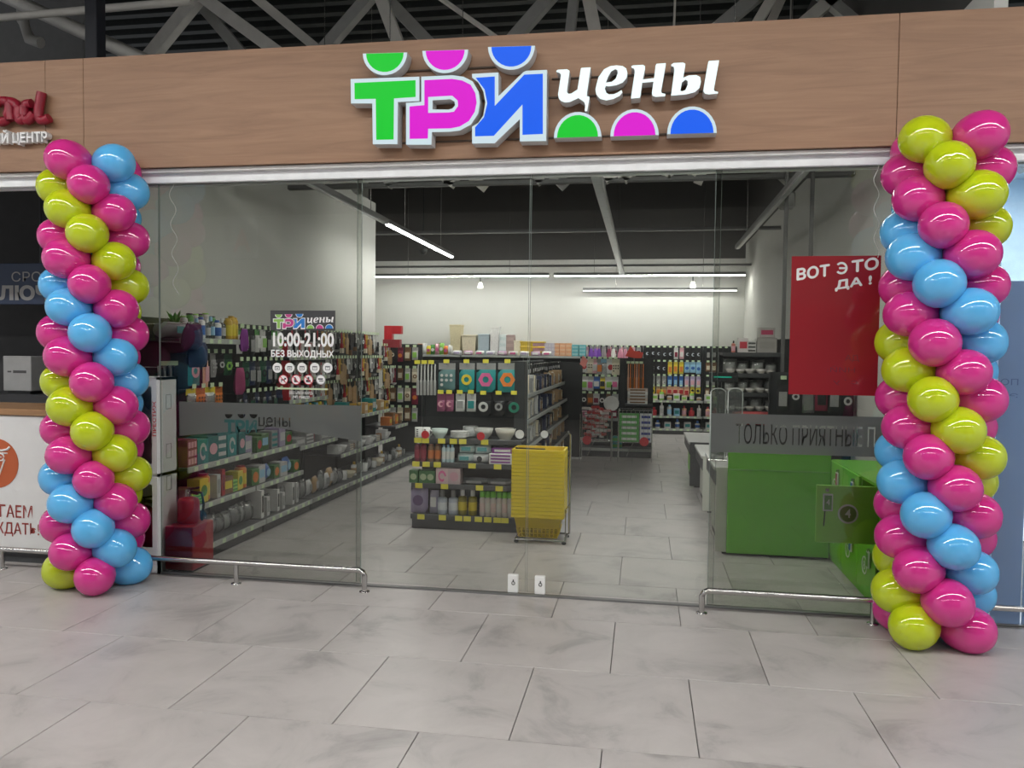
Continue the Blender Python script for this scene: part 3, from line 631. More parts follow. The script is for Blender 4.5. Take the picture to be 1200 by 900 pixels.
wm.tube([(ex_+.04+.028*math.cos(a*.5), -.006, ez+.05+.028*math.sin(a*.5)) for a in range(13)], .006, 6).tube([(ex_+.075, -.006, ez+.03), (ex_+.0, -.006, ez-.15)], .007, 6)
wm.tube([(ex_-.12, -.006, ez+.08), (ex_+.1, -.006, ez+.08)], .006, 6).lathe([(.01, -.004), (.01, .004)], 8, (ex_+.04, -.006, ez+.05))
ob('column_drawing', wm, M_PW, em)
def ncb(u0, v0, u1, v1):
    a, b = px(u0, v1, 5.31), px(u1, v0, 5.31); return a.x+5.6, b.x+5.6, a.z, b.z
ob('lettering', text_mb('ГАЕМ', *ncb(-1, 593, 37, 606), -.003, .01), pm(srgb(150, 55, 48), .5), nc)
ob('lettering', text_mb('ЖДАТЬ!', *ncb(-9, 614, 45, 627.5), -.003, .01), pm(srgb(150, 55, 48), .5), nc)
struct('wall_neighbour_left', MB().box(-9, -4.13, 7.4, 7.5, 0, 3.6).box(-9, -4.13, 5.6, 7.5, 3.5, 3.6), pm((.05, .05, .052), .7), 'dark back wall of the key shop')
ks = thing('key_sign', 'unlit blue sign with grey capitals inside the dark key shop', 'sign', (-5.9, 6.5, 2.2))
ob('board', MB().bbox(-1.4, .6, 0, .05, -.14, .24, .004), pm((.02, .035, .08), .5), ks)
def kb(u0, v0, u1, v1):
    a, b = px(u0, v1, 6.49), px(u1, v0, 6.49); return a.x+5.9, b.x+5.9, a.z-2.2, b.z-2.2
ob('lettering', text_mb('СРОЧН', *kb(13, 318, 72, 330), -.004, .0), pm((.3, .3, .3)), ks)
ob('lettering', text_mb('ЛЮЧИ', *kb(-2, 334, 75, 352), -.004, .05), pm((.32, .32, .32)), ks)
for x in (-.8, .4): ob('hanging_bar', MB().tube([(x, .02, .24), (x, .02, 1.3)], .01, 6), M_SHELF, ks)
kb_ = thing('control_box', 'grey white box with dark print standing on key shop shelf', 'box', (px(20, 446, 6.6).x, 6.6, 1.22))
ob('body', MB().bbox(-.15, .15, 0, .2, .03, .36, .006), pm((.42, .42, .42), .5), kb_); ob('foot', MB().box(-.12, .12, .02, .18, 0, .03), M_BLACK, kb_)
ob('print', MB().box(-.1, -.06, -.002, -.0002, .205, .22), pm((.08, .08, .08)), kb_); ob('print', MB().box(-.04, .1, -.002, -.0002, .2, .225), pm((.08, .08, .08)), kb_)
sh = thing('key_shop_shelf', 'dark wall shelf with drawers behind the white counter', 'shelf', (-5.8, 6.55, 0))
ob('body', MB().bbox(-1.2, .7, 0, .5, 0, 1.22, .01), pm((.05, .05, .055), .6), sh)
for k in range(3): ob('drawer', MB().bbox(-1.1+.6*k, -.55+.6*k, -.015, 0, .9, 1.15, .006), pm((.08, .08, .085), .6), sh)

fc = thing('fire_cabinet', 'white metal fire cabinet with two glazed doors left of the glass', 'cabinet', (-3.505, 5.29, 0))
M_CAB = pm((.72, .72, .73), .4, var=.02)
ob('body', MB().box(-.54, 0, .0, .02, 0, .12).box(-.54, -.52, 0, .24, 0, 1.455).box(-.02, 0, 0, .24, 0, 1.455).box(-.54, 0, .22, .24, 0, 1.455).box(-.54, 0, 0, .24, 1.435, 1.455).box(-.54, 0, 0, .24, .72, .745).box(-.54, 0, 0, .24, .1, .12), M_CAB, fc)
for z0, z1, nm in ((.745, 1.44, 0), (.125, .72, 1)):
    d = ob('door', MB().box(-.535, -.44, -.018, 0, z0, z1).box(-.045, -.004, -.018, 0, z0, z1).box(-.44, -.045, -.018, 0, z0, z0+.07).box(-.44, -.045, -.018, 0, z1-.055, z1), M_CAB, fc)
    ob('pane', MB().box(-.44, -.045, -.008, -.006, z0+.07, z1-.055), M_DOORGLASS, d)
    for k in range(5):
        for zz in (z0+.03, z1-.03): ob('vent_slot', MB().box(-.4+.07*k, -.36+.07*k, -.019, -.0175, zz-.004, zz+.004), M_BLACK, d)
    if nm == 0:
        vs_, fs_ = text_raw('ПРЕСТИЖ', .02)
        a_ = max(v.x for v in vs_); b_ = max(v.y for v in vs_); P = [(-.010-v.y/b_*.028, -.0195, 1.02+v.x/a_*.26) for v in vs_]
        ob('lettering', MB().add(P, fs_), pm((.6, .02, .03)), d)
ob('reel_panel', MB().prism([[(-.5, .78), (-.04, .78), (-.04, 1.1), (-.25, 1.3), (-.5, 1.42)], disc(-.12, .98, .035)[::-1], disc(-.22, 1.02, .05)[::-1], disc(-.08, .9, .02)[::-1]], .1, .12), pm((.55, .52, .52), .5), fc)
for k, zz in enumerate((1.27, .9, .66)): ob('side_knockout', MB().prism([[(-.0, zz-.05), (.0, zz-.05), (.0, zz+.05)]], 0, .001) if 0 else MB().box(.0, .0015, .09, .155, zz-.055, zz-.051).box(.0, .0015, .09, .155, zz+.051, zz+.055).box(.0, .0015, .09, .094, zz-.05, zz+.05).box(.0, .0015, .151, .155, zz-.05, zz+.05), pm((.2, .2, .2)), fc)
def extinguisher(loc, label, s=1., r=.075, h=.33):
    t = thing('fire_extinguisher', label, 'extinguisher', loc)
    ob('cylinder', MB().lathe([(r*.9, 0), (r, .015), (r, h*.8), (r*.85, h*.92), (r*.3, h)], 20), pm((.5, .015, .02), .3), t)
    v = ob('valve', MB().lathe([(.022, h), (.022, h+.05), (.012, h+.055)], 10), M_STEEL, t)
    ob('handle', MB().tube([(-.01, 0, h+.05), (.09, 0, h+.07)], .009, 6).tube([(-.01, 0, h+.03), (.08, 0, h+.02)], .008, 6), M_BLACK, v)
    ob('hose', MB().tube([(.02, 0, h+.035), (r+.03, 0, h+.03), (r+.045, 0, h-.06), (r+.035, 0, h*.4), (r+.03, 0, h*.1)], .011, 6), M_BLACK, t)
    return t
e2 = extinguisher((-3.73, 5.42, .12), 'red fire extinguisher behind lower door of the white cabinet', r=.085, h=.36)
ob('label_sticker', MB().prism([[(-.06, .1), (.06, .1), (.06, .24), (-.06, .24)]], -.0885, -.0865), pm((.75, .5, .05)), e2)
rb = thing('red_stand', 'red metal box stand holding the fire extinguisher inside glass', 'stand', (-3.41, 5.44, 0))
ob('box', MB().bbox(-.085, .14, -.1, .19, .02, .345, .006), pm((.36, .012, .02), .35), rb); ob('foot', MB().box(-.07, .12, -.08, .17, 0, .02), M_BLACK, rb)
extinguisher((-3.40, 5.5, .345), 'red fire extinguisher standing on a red metal box', r=.08, h=.2)

# ================================================================== GOODS: builders (front faces -y, base at z 0; hung goods hang below z 0)
def shade(c, k): return tuple(min(1, v*k) for v in c)
def g_carton(t, w, d, h, c1, c2, art='panel'):
    ob('box', MB().bbox(-w/2, w/2, -d/2, d/2, 0, h, .003), pm(c1, .45), t)
    y = -d/2
    if art == 'panel': ob('print', MB().box(-w*.38, w*.38, y-.001, y-.0002, h*.3, h*.75), pm(c2, .45), t)
    elif art == 'disc': ob('print', MB().prism([disc(0, h*.5, min(w, h)*.36, 16)], y-.001, y-.0002), pm(c2, .45), t)
    elif art == 'stripes':
        for k in range(3): ob('print', MB().box(-w*.42, w*.42, y-.001, y-.0002, h*(.12+.3*k), h*(.27+.3*k)), pm(c2, .45), t)
    elif art == 'grid':
        for i in range(3):
            for k in range(3): ob('print', MB().box(w*(-.42+.3*i), w*(-.18+.3*i), y-.001, y-.0002, h*(.08+.31*k), h*(.3+.31*k)), pm(c2, .45), t)
    elif art == 'swirl':
        ob('print', MB().prism([[(w*(.34*math.cos(a*.5)*(1-a*.02)), h*.5+h*(.36*math.sin(a*.5))) for a in range(12)]+[(w*(.2*math.cos(a*.5)), h*.5+h*(.2*math.sin(a*.5))) for a in range(11, -1, -1)]], y-.001, y-.0002), pm(c2, .45), t)
def g_bottle(t, r, h, cb, cc, cl, style='round'):
    neck = {'round': .78, 'slim': .86, 'jug': .7, 'can': .93, 'spray': .74}[style]; cr_ = {'round': .42, 'slim': .6, 'jug': .5, 'can': .8, 'spray': .95}[style]
    body = M_CLEAR if cb == 'clear' else pm(cb, .3)
    ob('body', MB().lathe([(r*.9, 0), (r, .01), (r, h*neck*.9), (r*.85, h*neck*.97), (r*cr_*.8, h*neck), (r*cr_*.8, h*neck+.006)], 14), body, t)
    ob('cap', MB().lathe([(r*cr_, h*neck+.004), (r*cr_, h*.97), (r*cr_*.8, h)], 12), M_CLEAR if cc == 'clear' else pm(cc, .35), t)
    ob('label', MB().lathe([(r*1.015, h*.18), (r*1.015, h*neck*.72)], 14, cap0=False, cap1=False), pm(cl, .45), t)
def g_pouch(t, w, h, d, c1, c2, art='disc'):
    ob('bag', MB().sheet(w, h, d, 5, 5), M_CLEAR if c1 == 'clear' else pm(c1, .35), t)
    if art == 'disc': ob('print', MB().prism([disc(0, h*.5, min(w, h)*.3, 14)], -d*.5-.004, -d*.5-.001), pm(c2, .45), t)
    elif art == 'panel': ob('print', MB().box(-w*.3, w*.3, -d*.5-.003, -d*.5-.001, h*.3, h*.72), pm(c2, .45), t)
    elif art == 'inside': ob('content', MB().sheet(w*.8, h*.8, d*.7, 4, 4), pm(c2, .5), t)
def g_hang(t, w, h, c1, c2, art='ring', card=None, d=.03):
    ob('header_card', MB().box(-w*.5, w*.5, -.004, -.001, -.055, .012), pm(card or shade(c1, .8), .5), t)
    m = MB().sheet(w, h-.05, d, 5, 6); m.v = [(x, y-d*.3, z-h) for x, y, z in m.v]
    ob('bag', m, M_CLEAR if art == 'clear' else pm(c1, .3), t)
    y = -d*.8-.003; cz = -h*.55; r = min(w, h)*.34
    if art == 'ring': ob('print', MB().prism([disc(0, cz, r, 16), disc(0, cz, r*.5, 10)], y, y+.002), pm(c2, .4), t)
    elif art == 'disc': ob('print', MB().prism([disc(0, cz, r, 16)], y, y+.002), pm(c2, .4), t)
    elif art == 'hex': ob('print', MB().prism([disc(0, cz, r*1.15, 6), disc(0, cz, r*.5, 10)], y, y+.002), pm(c2, .4), t)
    elif art == 'panel': ob('print', MB().box(-w*.34, w*.34, y, y+.002, -h*.8, -h*.35), pm(c2, .4), t)
    elif art == 'dots':
        for k in range(7): ob('print', MB().prism([disc(w*(-.28+.28*(k % 3)), -h*(.4+.17*(k//3)), w*.09, 8)], y, y+.002), pm(c2, .4), t)
    elif art == 'moon': ob('print', MB().prism([[(r*math.cos(R(a)), cz+r*math.sin(R(a))) for a in range(40, 321, 20)]+[(r*.35+r*.62*math.cos(R(a)), cz+r*.62*math.sin(R(a))) for a in range(300, 59, -20)]], y, y+.002), pm(c2, .4), t)
    elif art == 'clear': ob('content', MB().add([(x, yy-d*.3, z-h*.92) for x, yy, z in MB().sheet(w*.78, h*.72, d*.7, 4, 4).v], MB().sheet(1, 1, 1, 4, 4).f, 0, True), pm(c2, .5), t)
def g_tool(t, l, c1, c2, kind='spatula'):
    ob('handle', MB().tube([(0, -.008, .01), (0, -.012, -l*.25), (0, -.012, -l*.55)], .008, 6), pm(c1, .35), t)
    if kind == 'spatula': ob('head', MB().bbox(-.013, .013, -.018, -.008, -l, -l*.5, .003), pm(c2, .3, .6), t)
    elif kind == 'ladle': ob('head', MB().lathe([(.01, -l), (.03, -l+.012), (.038, -l+.035)], 10, (0, -.02, 0)), pm(c2, .3, .6), t)
    elif kind == 'brush':
        ob('head', MB().bbox(-.025, .025, -.03, 0, -l*.75, -l*.5, .006), pm(c1, .5), t); ob('bristles', MB().bbox(-.03, .03, -.035, .003, -l, -l*.75, .002), pm(c2, .8), t)
    elif kind == 'board': ob('head', MB().prism([[(-.09, -l+.03), (-.06, -l), (.06, -l), (.09, -l+.03), (.085, -l*.3), (.03, -l*.18), (-.03, -l*.18), (-.085, -l*.3)]], -.02, -.006), pm(c2, .5, var=.15), t)
    elif kind == 'knife': ob('head', MB().prism([[(-.012, -l*.5), (.012, -l*.5), (.014, -l*.9), (-.012, -l)]], -.014, -.009), pm(c2, .25, .9), t)
def g_cloth(t, w, h, c, d=.05):
    fn = lambda u, v: .02*math.sin(u*9+v*2)*(1-v*.5)
    m = MB().sheet(w, h, d, 9, 6, fn); m.v = [(x*(1-.35*(z/h)**2), y-d*.5, z-h) for x, y, z in m.v]
    ob('cloth', m, pm(c, .9), t); ob('hanger_loop', MB().tube([(0, 0, .01), (0, -.01, -.02)], .006, 5), M_BLACK, t)
def g_mop(t, l, c):
    ob('ferrule', MB().lathe([(.02, -.08), (.03, 0), (.012, .01)], 8), pm((.2, .2, .2)), t)
    for k in range(9): a = k*.7; ob('strand', MB().tube([(.012*math.cos(a), .012*math.sin(a)-.02, -.06), (.04*math.cos(a), .035*math.sin(a)-.02, -l*.5), (.05*math.cos(a+.3), .04*math.sin(a)-.02, -l)], .016, 5), pm(c, .9), t)
def g_bowl(t, r, h, c, foot=.45, c2=None):
    ob('bowl', MB().lathe([(r*foot, 0), (r*foot, .008), (r*.85, h*.5), (r, h), (r*.96, h), (r*.8, h*.5), (r*foot*.9, .014), (.001, .012)], 18, cap1=False), pm(c, .25), t)
    ob('rim', MB().lathe([(r*.97, h-.002), (r*1.01, h), (r*1.01, h+.004), (r*.97, h+.005)], 18, cap0=False, cap1=False), pm(c2 or shade(c, .8), .25), t)
def g_plates(t, r, n, c):
    for k in range(n): ob('plate', MB().lathe([(r*.6, .012*k), (r, .012*k+.018), (r, .012*k+.022), (r*.6, .012*k+.006)], 18), pm(c, .25), t)
def g_mug(t, r, h, c, c2):
    ob('cup', MB().lathe([(r*.92, 0), (r, .01), (r, h), (r*.93, h), (r*.9, .012), (.001, .01)], 16, cap1=False), pm(c, .25), t)
    ob('handle', MB().tube([(r*.95, -.01, h*.8), (r*1.5, -.02, h*.7), (r*1.55, -.02, h*.4), (r*.95, -.01, h*.2)], .007, 6), pm(c, .25), t)
    for k in range(4): ob('print', MB().box(-.012, .006, -r-.002, -r*.93, h*(.15+.2*k), h*(.24+.2*k)), pm(c2, .3), t)
def g_bin(t, w, d, h, c, taper=.8, c2=None, lid=True):
    a, b = w/2, d/2; v = [(-a*taper, -b*taper, 0), (a*taper, -b*taper, 0), (a*taper, b*taper, 0), (-a*taper, b*taper, 0), (-a, -b, h), (a, -b, h), (a, b, h), (-a, b, h), (-a*.94, -b*.94, h), (a*.94, -b*.94, h), (a*.94, b*.94, h), (-a*.94, b*.94, h), (-a*taper*.9, -b*taper*.9, .01), (a*taper*.9, -b*taper*.9, .01), (a*taper*.9, b*taper*.9, .01), (-a*taper*.9, b*taper*.9, .01)]
    f = [(3, 2, 1, 0)]+[(i, (i+1) % 4, 4+(i+1) % 4, 4+i) for i in range(4)]+[(4+i, 4+(i+1) % 4, 8+(i+1) % 4, 8+i) for i in range(4)]+[(8+i, 8+(i+1) % 4, 12+(i+1) % 4, 12+i) for i in range(4)]+[(12, 13, 14, 15)]
    ob('body', MB().add(v, f), pm(c, .45, var=.12, scale=40), t)
    if lid: ob('rim', MB().bbox(-a*1.04, a*1.04, -b*1.04, -b*.94, h-.03, h+.004, .004).bbox(-a*1.04, a*1.04, b*.94, b*1.04, h-.03, h+.004, .004).bbox(-a*1.04, -a*.94, -b, b, h-.03, h+.004, .004).bbox(a*.94, a*1.04, -b, b, h-.03, h+.004, .004), pm(c2 or shade(c, .9), .45), t)
def g_books(t, w, d, h, c1, c2):
    ob('cover', MB().bbox(-w/2, w/2, -d/2, d/2, 0, h, .002), pm(c1, .5), t); ob('spine_print', MB().box(-w*.3, w*.3, -d/2-.001, -d/2-.0002, h*.2, h*.8), pm(c2, .5), t)
GB = {'carton': g_carton, 'bottle': g_bottle, 'pouch': g_pouch, 'hang': g_hang, 'tool': g_tool, 'cloth': g_cloth, 'mop': g_mop, 'bowl': g_bowl, 'plates': g_plates, 'mug': g_mug, 'bin': g_bin, 'books': g_books}
GN = {'carton': ('carton', 'box'), 'bottle': ('bottle', 'bottle'), 'pouch': ('soft_pack', 'pack'), 'hang': ('hanging_pack', 'pack'), 'tool': ('kitchen_tool', 'tool'), 'cloth': ('hanging_cloth', 'cloth'), 'mop': ('mop_head', 'mop'), 'bowl': ('bowl', 'bowl'), 'plates': ('plate_stack', 'plates'), 'mug': ('mug', 'mug'), 'bin': ('plastic_bin', 'bin'), 'books': ('slim_pack', 'pack')}
PROTO = {}
def put(spec, loc, rz, label, group=None, names=None):
    nm, ct = names or GN[spec[0]]
    if spec in PROTO:
        o = clone(PROTO[spec], loc, rz, label); o.name = nm; o['category'] = ct
        if group: o['group'] = group
        elif 'group' in o: del o['group']
        return o
    t = thing(nm, label, ct, loc, rz, group); GB[spec[0]](t, *spec[1:]); PROTO[spec] = t
    return t
class Rack:
    """shelving unit: x runs along it, goods face -y, back panel at y 0"""
    def __init__(s, label, loc, rz, W_, height, shelves, plinth=True, lip=M_LIP, tagm=M_TAG, back=True, name='shelf_unit'):
        s.loc, s.rz, s.W, s.tagm = loc, rz, W_, tagm
        s.t = thing(name, label, 'shelf', loc, rz)
        if back: ob('back_panel', MB().bbox(.01, W_-.01, -.03, -.0, 0, height, .003), M_RACK, s.t)
        for x in (0, W_): ob('upright', MB().bbox(x-.015 if x else 0, x+.0 if x else .015, -.05, 0, 0, height, .003), M_RACK, s.t)
        s.sh = []
        for i, (z, d) in enumerate(shelves):
            sh = ob('shelf', MB().bbox(.006, W_-.006, -d, -.03, z-.025, z, .003), M_SHELF, s.t); s.sh.append((sh, z, d))
            ob('lip', MB().bbox(.004, W_-.004, -d-.012, -d, z-.04, z+.006, .003), lip, sh)
        if plinth:
            z, d = shelves[-1]; ob('plinth', MB().bbox(.01, W_-.01, -d+.02, -.03, 0, z-.026, .004), M_SHELF, s.t)
    def at(s, x, y, z):
        c, n = math.cos(s.rz), math.sin(s.rz); return (s.loc[0]+c*x-n*y, s.loc[1]+n*x+c*y, s.loc[2]+z)
    def tags(s, i, xs, w=.055, h=.036, m=None):
        sh, z, d = s.sh[i]; me = cached(('tag', w, h, (m or s.tagm).name), lambda: MB().bbox(-w/2, w/2, -.002, 0, -h/2, h/2, .0008).mesh(m or s.tagm))
        for x in xs: link('price_tag', me, sh, (x, -d-.0125, z-.018))
    def hook(s, x, z, l=.22, tagged=True, m=None):
        me = cached(('hook', l), lambda: MB().tube([(0, -.03, 0), (0, -l, 0), (0, -l-.01, .015)], .004, 5).mesh(M_CHROME)); h = link('hook', me, s.t, (x, 0, z))
        if tagged: link('price_tag', cached(('htag', (m or s.tagm).name), lambda: MB().bbox(-.028, .028, -.003, 0, -.018, .018, .0008).mesh(m or s.tagm)), h, (0, -l-.012, .03))
    def put(s, spec, x, y, z, label, group=None, names=None, turn=0): return put(spec, s.at(x, y, z), s.rz+turn, label, group, names)
    def row(s, specs, z, y, x0, x1, n, desc, where, names=None, group=None, jz=0):
        for k in range(n):
            x = x0+(x1-x0)*(k+.5)/n; sp = specs[k % len(specs)]; ds = desc[k % len(desc)] if isinstance(desc, (list, tuple)) else desc
            o = s.put(sp, x+rnd.uniform(-.006, .006), y+rnd.uniform(-.012, .012), z, '%s, %s from left, %s' % (ds, ORD[k], where), group or where, names, rnd.uniform(-.12, .12) if sp[0] != 'books' else 0)
            o.scale = (rnd.uniform(.92, 1.0), 1, rnd.uniform(.8, 1.08))
    def hangrow(s, specs, z, x0, x1, n, desc, where, names=None, l=.22, tagged=True, deep=2, m=None):
        for k in range(n):
            x = x0+(x1-x0)*(k+.5)/n; sp = specs[k % len(specs)]; ds = desc[k % len(desc)] if isinstance(desc, (list, tuple)) else desc
            s.hook(x, z, l, tagged, m)
            o = s.put(sp, x, -l+.02, z, '%s, %s from left, %s' % (ds, ORD[k], where), where, names, rnd.uniform(-.2, .2))
            o.scale = (rnd.uniform(.85, 1.0), 1, rnd.uniform(.8, 1.05))
C = dict(teal=(.02, .25, .25), pink=(.65, .12, .3), lpink=(.75, .4, .45), purple=(.25, .05, .3), lilac=(.5, .42, .62), navy=(.02, .03, .08), grey=(.3, .3, .3), lgrey=(.55, .55, .54), white=(.75, .75, .73), black=(.015, .015, .017),
         red=(.5, .03, .04), orange=(.75, .22, .04), yellow=(.75, .6, .05), gold=(.6, .38, .04), green=(.08, .3, .06), lgreen=(.3, .62, .12), blue=(.04, .14, .45), lblue=(.3, .55, .75), brown=(.22, .12, .06), tan=(.5, .33, .17), cream=(.75, .68, .52), wine=(.22, .02, .05), silver=(.6, .6, .6), peach=(.8, .45, .3), dgreen=(.02, .09, .05))

# ================================================================== LEFT WALL SHELVING (six bays)
BY = [5.65, 6.68, 7.71, 8.74, 9.77, 10.80, 11.40]
BN = ['nearest left bay', 'second left bay', 'third left bay', 'fourth left bay', 'fifth left bay', 'last left bay']
def lbay(i, shelves, height=1.92):
    r = Rack('dark wall shelving on the left, '+BN[i]+' from the glass', (-3.97, BY[i]+.005, 0), PI/2, BY[i+1]-BY[i]-.01, height, shelves)
    for k in range(len(shelves)): r.tags(k, [.12+.16*j+rnd.uniform(-.03, .03) for j in range(int(r.W/.17))])
    return r
c = C
b1 = lbay(0, [(1.75, .40), (.73, .46), (.42, .5), (.12, .6)])
b1.row([('bottle', .035, .2, 'clear', c['lblue'], c['lblue'], 'round'), ('bottle', .036, .19, c['white'], c['blue'], c['blue'], 'slim'), ('bottle', .035, .21, 'clear', c['white'], c['lgrey'], 'round')], 1.75, -.34, .28, .78, 6, 'small toiletry bottle', 'top shelf of nearest left bay')
b1.row([('bottle', .035, .22, c['lgrey'], c['lgreen'], c['white'], 'can'), ('bottle', .035, .22, c['green'], c['black'], c['white'], 'can')], 1.75, -.24, .25, .8, 6, 'small spray can behind bottles', 'top shelf of nearest left bay')
b1.row([('bottle', .036, .23, c['gold'], c['gold'], c['yellow'], 'can')], 1.75, -.34, .8, 1.0, 3, 'gold spray can', 'top shelf of nearest left bay')
b1.put(('pouch', .28, .13, .22, c['grey'], c['teal'], 'panel'), .12, -.25, 1.75, 'grey folded textile pack at near end of left top shelf', names=('folded_textile', 'pack'))
pl = thing('artificial_plant', 'small dark green artificial plant among bottles on left top shelf', 'plant', b1.at(.27, -.2, 1.75), PI/2)
ob('pot', MB().lathe([(.03, 0), (.045, .07), (.04, .07)], 10), M_BLACK, pl)
for k in range(16):
    a = k*2.4; q = .03+.02*((k*7) % 5)/5
    ob('leaf', MB().add([(0, 0, .07), (q*math.cos(a-.4), q*math.sin(a-.4), .12+.005*k), (q*1.7*math.cos(a), q*1.7*math.sin(a), .13+.007*k), (q*math.cos(a+.4), q*math.sin(a+.4), .12+.005*k)], [(0, 1, 2, 3)]), pm(c['green'], .6), pl)
b1.put(('cloth', .26, .2, shade(c['purple'], .12), .1), .02, -.46, 1.86, 'dark purple cloth bundle hung at the near end of left shelving', names=('hanging_bag', 'bag')); b1.hook(.02, 1.86, .48, False)
b1.put(('cloth', .26, .2, c['navy'], .1), .16, -.42, 1.72, 'navy blue cloth bundle hung under the left top shelf', names=('hanging_bag', 'bag')); b1.hook(.16, 1.72, .44, False)
b1.hangrow([('tool', .22, c['silver'], c['silver'], 'knife'), ('tool', .26, c['black'], c['silver'], 'spatula')], 1.52, .0, .24, 6, 'slim metal utensil', 'hook row near the fire cabinet')
b1.hangrow([('hang', .2, .33, c['teal'], c['lpink'], 'ring')], 1.63, .25, .52, 1, 'large teal pack with pink ring', 'upper hooks of nearest left bay', l=.3)
b1.hangrow([('hang', .12, .28, c['peach'], c['lpink'], 'panel'), ('hang', .12, .22, c['grey'], c['lgrey'], 'dots'), ('hang', .1, .2, c['black'], c['lgrey'], 'ring'), ('hang', .13, .22, c['dgreen'], c['lgreen'], 'hex')], 1.62, .5, 1.0, 4, ['peach card pack', 'speckled grey pack', 'black card pack', 'dark green net pack'], 'upper hooks of nearest left bay', l=.3)
b1.hangrow([('hang', .15, .18, c['lblue'], c['white'], 'clear', c['yellow']), ('hang', .14, .2, c['orange'], c['brown'], 'dots')], 1.33, .25, .8, 4, ['blue clear pack', 'orange speckled pack'], 'middle hooks of nearest left bay', l=.32)
b1.put(('cloth', .13, .24, shade(c['pink'], .6), .08), .98, -.34, 1.5, 'magenta cloth hanging between the first two left bays'); b1.hook(.98, 1.5, .34)
b1.put(('cloth', .1, .2, shade(c['purple'], 1.0), .06), .97, -.4, 1.85, 'mauve cloth hanging beside the gold spray cans'); b1.hook(.97, 1.85, .4)
b1.row([('carton', .16, .2, .23, (.25, .02, .07), c['lpink'], 'grid')], .73, -.33, .02, .2, 1, 'red box with grid pattern', 'shelf under the frosted strip, nearest left bay')
b1.row([('carton', .15, .2, .23, c['teal'], c['lgrey'], 'swirl'), ('carton', .14, .2, .22, shade(c['teal'], .6), c['lpink'], 'disc'), ('carton', .13, .2, .21, (.02, .16, .17), c['lgrey'], 'dots' if 0 else 'stripes')], .73, -.33, .2, 1.0, 5, ['teal box with pale swirl', 'dark teal box with pink disc', 'dark teal striped box'], 'shelf under frosted strip, nearest left bay')
b1.row([('carton', .14, .12, .14, c['brown'], c['yellow'], 'panel'), ('carton', .16, .12, .1, c['lgreen'], c['green'], 'stripes'), ('carton', .12, .12, .18, c['yellow'], c['green'], 'disc'), ('bottle', .055, .24, c['orange'], c['red'], c['yellow'], 'can'), ('books', .06, .14, .23, c['lgrey'], c['grey']), ('books', .05, .14, .24, c['red'], c['wine'])], .42, -.4, .0, 1.0, 10, ['brown tea box', 'lime green box', 'yellow green box', 'orange round tin', 'grey slim pack', 'red slim pack'], 'second lowest shelf, nearest left bay')
b1.row([('pouch', .17, .2, .1, 'clear', c['lgrey'], 'inside'), ('pouch', .16, .18, .12, 'clear', c['grey'], 'inside')], .12, -.46, 0, 1.0, 8, 'clear crinkled bag', 'bottom shelf of nearest left bay')
b2 = lbay(1, [(.70, .44), (.42, .5), (.12, .6)])
b2.hangrow([('hang', .13, .24, c['lgrey'], c['white'], 'panel', c['green']), ('hang', .12, .2, c['white'], c['lgreen'], 'panel'), ('hang', .12, .26, c['black'], c['grey'], 'panel')], 1.85, .05, .98, 8, ['white card pack', 'pale green pack', 'black card pack'], 'top hooks of second left bay', l=.3)
b2.hangrow([('hang', .11, .24, c['black'], c['grey'], 'panel'), ('hang', .12, .22, c['dgreen'], c['black'], 'ring'), ('hang', .12, .25, c['navy'], c['grey'], 'panel')], 1.55, .05, .98, 8, ['black blister pack', 'dark green pack', 'navy blister pack'], 'middle hooks of second left bay', l=.3)
b2.hangrow([('hang', .11, .24, c['black'], c['dgreen'], 'panel'), ('hang', .12, .24, c['navy'], c['black'], 'panel')], 1.25, .05, .98, 8, ['black soft pack', 'navy soft pack'], 'lower hooks of second left bay', l=.3)
b2.row([('carton', .16, .16, .2, shade(c['lilac'], .7), c['lgrey'], 'panel'), ('carton', .13, .16, .16, shade(c['green'], .5), c['red'], 'disc'), ('carton', .14, .16, .17, (.1, .2, .08), c['lblue'], 'panel'), ('carton', .12, .16, .2, c['grey'], c['teal'], 'stripes')], .70, -.32, .0, 1.0, 6, ['lilac box', 'dark green box with red print', 'olive box with blue print', 'grey teal striped box'], 'shelf under frosted strip, second left bay')
b2.row([('carton', .13, .14, .14, shade(c['green'], .6), c['orange'], 'disc'), ('carton', .13, .14, .16, c['lgrey'], c['lblue'], 'panel'), ('pouch', .14, .17, .1, c['blue'], c['lblue'], 'disc')], .42, -.4, .0, 1.0, 7, ['green box with orange disc', 'pale grey box', 'bright blue soft pack'], 'second lowest shelf, second left bay')
b2.row([('books', .05, .16, .24, c['white'], c['black']), ('books', .06, .16, .2, c['lgrey'], c['grey']), ('pouch', .12, .2, .06, 'clear', c['grey'], 'inside')], .12, -.46, 0, 1.0, 9, ['white slim pack with black print', 'grey slim pack', 'clear bag'], 'bottom shelf of second left bay')
b3 = lbay(2, [(1.60, .34), (1.38, .34), (1.14, .34), (.93, .36), (.66, .46), (.12, .6)])
for zz, lab in ((1.60, 'top'), (1.38, 'second'), (1.14, 'third')):
    b3.row([('books', .05, .14, .17, c['red'], c['lgrey']), ('books', .04, .14, .16, c['white'], c['grey']), ('books', .05, .14, .18, c['black'], c['lgrey']), ('books', .04, .14, .17, c['grey'], c['brown'])], zz, -.25, .02, 1.0, 14, ['red slim pack', 'white slim pack', 'black slim pack', 'grey slim pack'], lab+' shelf of third left bay')
